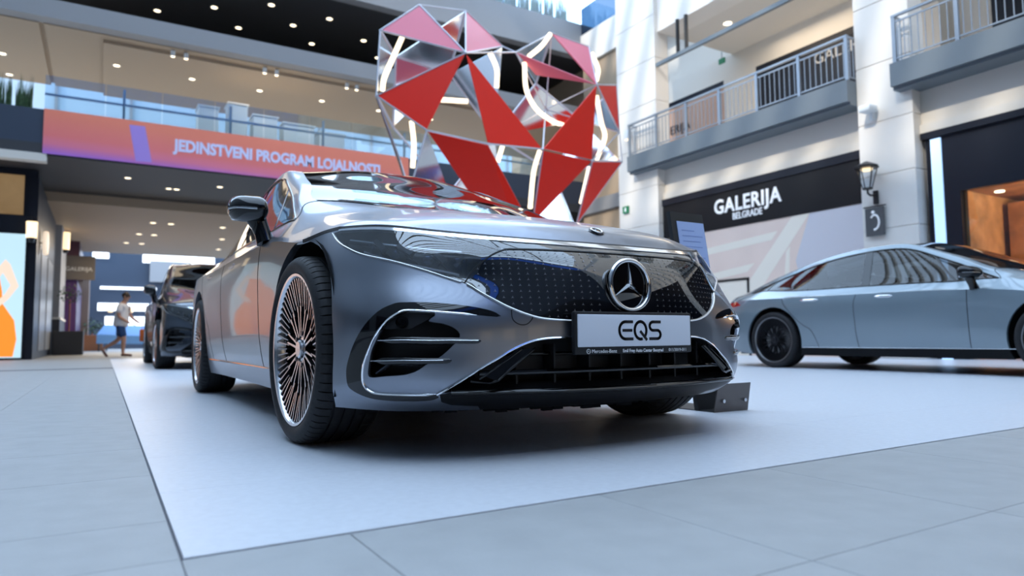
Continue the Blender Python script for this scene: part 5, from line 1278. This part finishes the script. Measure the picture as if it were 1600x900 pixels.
# ------------------------------------------------------------------ information stand beside the left front wheel
st = empty('information_stand', (1.30, -.15, 0), 0, 'narrow leaning information stand beside the left front wheel', 'stand')
def lean(poly, d): b = MB(); b.prism(poly, d); return b
part(lean([(-.13, -.04, .0), (.13, -.04, .0), (.12, -.075, .155), (-.13, -.075, .155)], (0, .006, 0)), 'front_plate', mat('bronze_plate', (.13, .115, .11), rough=.4, metal=.6), st)
for x in (-.08, .085):
    b = MB(); b.cyl((x, -.068, .062), (x, -.058, .062), .010, 12); part(b, 'bolt', M_SATIN, st)
b = MB(); b.box((-.13, -.04, 0), (.13, .42, .008)); part(b, 'foot', M_BLACKM, st)
part(lean([(-.13, .07, .008), (.13, .07, .008), (.13, .25, 1.13), (-.13, .25, 1.13)], (0, .03, 0)), 'panel', M_BLACKM, st)
sl = (.25-.07)/(1.122)
P = lambda x, z: (x, .066+sl*(z-.008), z)
part(lean([P(-.09, .12), P(.125, .12), P(.125, 1.075), P(-.09, 1.075)], (0, .003, 0)), 'info_sheet', mat('info_sheet_blue', (.36, .47, .75), rough=.3), st)
for i in range(15):
    z = 1.02-.032*i; w = (.10, .16, .14, .15)[i % 4]
    part(lean([P(-.06, z), P(-.06+w, z), P(-.06+w, z+.005), P(-.06, z+.005)], (0, -.001, 0)), 'text_line', mat('info_ink', (.22, .30, .58), rough=.5), st)

# ------------------------------------------------------------------ passer-by
def skin_body(name, pts, edges, m, parent, sub=2, root=0):
    me = bpy.data.meshes.new(name); me.from_pydata([p[0] for p in pts], edges, []); o = link(name, me)
    o.modifiers.new('skin', 'SKIN'); sv = me.skin_vertices[0].data
    for i, p in enumerate(pts): r = p[1]; sv[i].radius = r if hasattr(r, '__len__') else (r, r)
    sv[root].use_root = True
    ss = o.modifiers.new('sub', 'SUBSURF'); ss.levels = sub; ss.render_levels = sub
    dg = bpy.context.evaluated_depsgraph_get(); m2 = bpy.data.meshes.new_from_object(o.evaluated_get(dg)); bpy.data.objects.remove(o)
    m2.name = name; m2.polygons.foreach_set('use_smooth', [True]*len(m2.polygons)); m2.materials.clear(); m2.materials.append(m)
    return link(name, m2, parent)
M_SKIN = mat('skin', (.46, .24, .16), rough=.5); M_TEE = mat('white_cotton', (.72, .72, .75), rough=.8); M_DENIM = mat('blue_shorts', (.014, .05, .15), rough=.8); M_HAIR = mat('dark_hair', (.03, .02, .015), rough=.6); M_SHOE = mat('brown_shoe', (.12, .05, .04), rough=.6)
pe = empty('person', (-1.22, 19.4, 0), R_(-20), 'person in a white tee and blue shorts walking past the black vehicle', 'person')
# walks towards +x; stride along x
body = [((0, 0, .96), (.15, .13)), ((.01, 0, 1.12), (.15, .12)), ((.03, 0, 1.30), (.17, .13)), ((.05, 0, 1.45), (.12, .10)), ((.08, 0, 1.54), .055), ((.12, 0, 1.62), (.075, .085)), ((.13, 0, 1.72), (.07, .085)),
        ((.02, -.10, .88), (.105, .10)), ((.13, -.11, .50), .068), ((.12, -.11, .40), .066), ((.12, -.12, .10), .042), ((.14, -.12, .06), .042), ((.28, -.13, .045), .035),
        ((-.02, .10, .88), (.105, .10)), ((-.06, .11, .52), .068), ((-.12, .11, .44), .062), ((-.42, .12, .26), .042), ((-.47, .12, .22), .040), ((-.44, .12, .08), .034),
        ((.04, -.19, 1.42), .062), ((.02, -.25, 1.15), .048), ((.06, -.25, 1.09), .044), ((.24, -.22, .97), .034), ((.29, -.21, .94), (.032, .02)), ((.35, -.21, .91), (.034, .016)),
        ((.06, .19, 1.42), .062), ((.16, .24, 1.17), .048), ((.20, .24, 1.11), .044), ((.36, .21, .98), .034), ((.41, .20, .955), (.032, .02)), ((.47, .20, .93), (.034, .016))]
ed = [(0, 1), (1, 2), (2, 3), (3, 4), (4, 5), (5, 6), (0, 7), (7, 8), (8, 9), (9, 10), (10, 11), (11, 12), (0, 13), (13, 14), (14, 15), (15, 16), (16, 17), (17, 18), (3, 19), (19, 20), (20, 21), (21, 22), (22, 23), (23, 24), (3, 25), (25, 26), (26, 27), (27, 28), (28, 29), (29, 30)]
# fingers
def hand(base, side):
    x, y, z = base; k0 = len(body)
    for q, (dy, l) in enumerate(((-.026, .058), (-.009, .070), (.009, .066), (.026, .050))):
        k = len(body); body.extend([((x+.01, y+dy, z), .009), ((x+.01+l*.6, y+dy*1.15, z-.018), .0085), ((x+.01+l, y+dy*1.2, z-.045), .0075)]); ed.extend([(24 if side < 0 else 30, k), (k, k+1), (k+1, k+2)])
    k = len(body); body.extend([((x-.03, y+.040, z+.0), .011), ((x+.0, y+.052, z-.022), .009)]); ed.extend([(23 if side < 0 else 29, k), (k, k+1)])
hand((.37, -.21, .905), -1); hand((.49, .20, .925), 1)
skin_body('body', body, ed, M_SKIN, pe)
skin_body('shirt', [((-.01, 0, .80), (.22, .20)), ((0, 0, .92), (.225, .205)), ((.02, 0, 1.12), (.225, .20)), ((.03, 0, 1.30), (.19, .15)), ((.05, 0, 1.45), (.14, .11)), ((.065, 0, 1.50), (.08, .075)), ((.04, -.18, 1.42), .085), ((.025, -.25, 1.20), .075), ((.06, .18, 1.42), .085), ((.135, .24, 1.21), .075)], [(0, 1), (1, 2), (2, 3), (3, 4), (4, 5), (4, 6), (6, 7), (4, 8), (8, 9)], M_TEE, pe)
skin_body('shorts', [((0, 0, .99), (.165, .145)), ((0, 0, .90), (.17, .145)), ((.03, -.10, .82), (.125, .12)), ((.12, -.11, .52), .10), ((-.025, .10, .82), (.125, .12)), ((-.06, .11, .54), .10)], [(0, 1), (1, 2), (2, 3), (1, 4), (4, 5)], M_DENIM, pe)
b = MB()
for i in range(9):
    for j in range(16):
        pass
hd = [(0.0, .105), (.06, .10), (.09, .075), (.098, .03), (.094, -.02), (.085, -.06)]
b.lathe(hd, 20, 'Z', (.118, 0, 1.705)); o = part(b, 'hair', M_HAIR, pe, 60); o.data.transform(Matrix.Translation((.118, 0, 1.705)) @ Matrix.Rotation(R_(-28), 4, 'Y') @ Matrix.Translation((-.118, 0, -1.705)))
b = MB(); b.tube([(.20, 0, 1.69), (.225, 0, 1.662), (.205, 0, 1.655)], [.010, .016, .008], 8)
for s in (-1, 1): b.tube([(.11, s*.088, 1.70), (.115, s*.095, 1.67), (.12, s*.088, 1.645)], [.012, .018, .010], 8)
part(b, 'nose_and_ears', M_SKIN, pe, 60)
b = MB()
for s in (-1, 1): b.lathe([(0, .012), (.009, .006), (.009, -.004)], 10, 'X', (.193, s*.034, 1.695))
b.tube([(.198, -.022, 1.625), (.205, 0, 1.622), (.198, .022, 1.625)], .005, 6); part(b, 'eyes_and_mouth', M_HAIR, pe)
for (x, y, z, a) in ((.20, -.125, .012, 0), (-.455, .12, .07, -55)):
    b = MB(); b.tube([(-.12, 0, .04), (-.06, 0, .045), (.04, 0, .04), (.13, 0, .028), (.155, 0, .025)], [.036, .044, .044, .042, .026], 10)
    o = part(b, 'shoe', M_SHOE, pe, 60); o.data.transform(Matrix.Translation((x, y, z)) @ Matrix.Rotation(R_(-a), 4, 'Y') @ Matrix.Diagonal((1, 1, .85, 1)))
k = empty('shoulder_bag', (-.66, 19.15, .42), R_(-20), 'small orange bag held in the walker\'s front hand', 'bag')
b = MB(); b.bbox((-.09, -.06, 0), (.09, .06, .34), .03); part(b, 'bag_body', mat('orange_bag', (.55, .12, .02), rough=.6), k, 40)
b = MB(); b.tube([(-.05, 0, .33), (-.03, 0, .47), (.03, 0, .47), (.05, 0, .33)], .008, 6); part(b, 'strap', mat('orange_bag', (.55, .12, .02)), k)
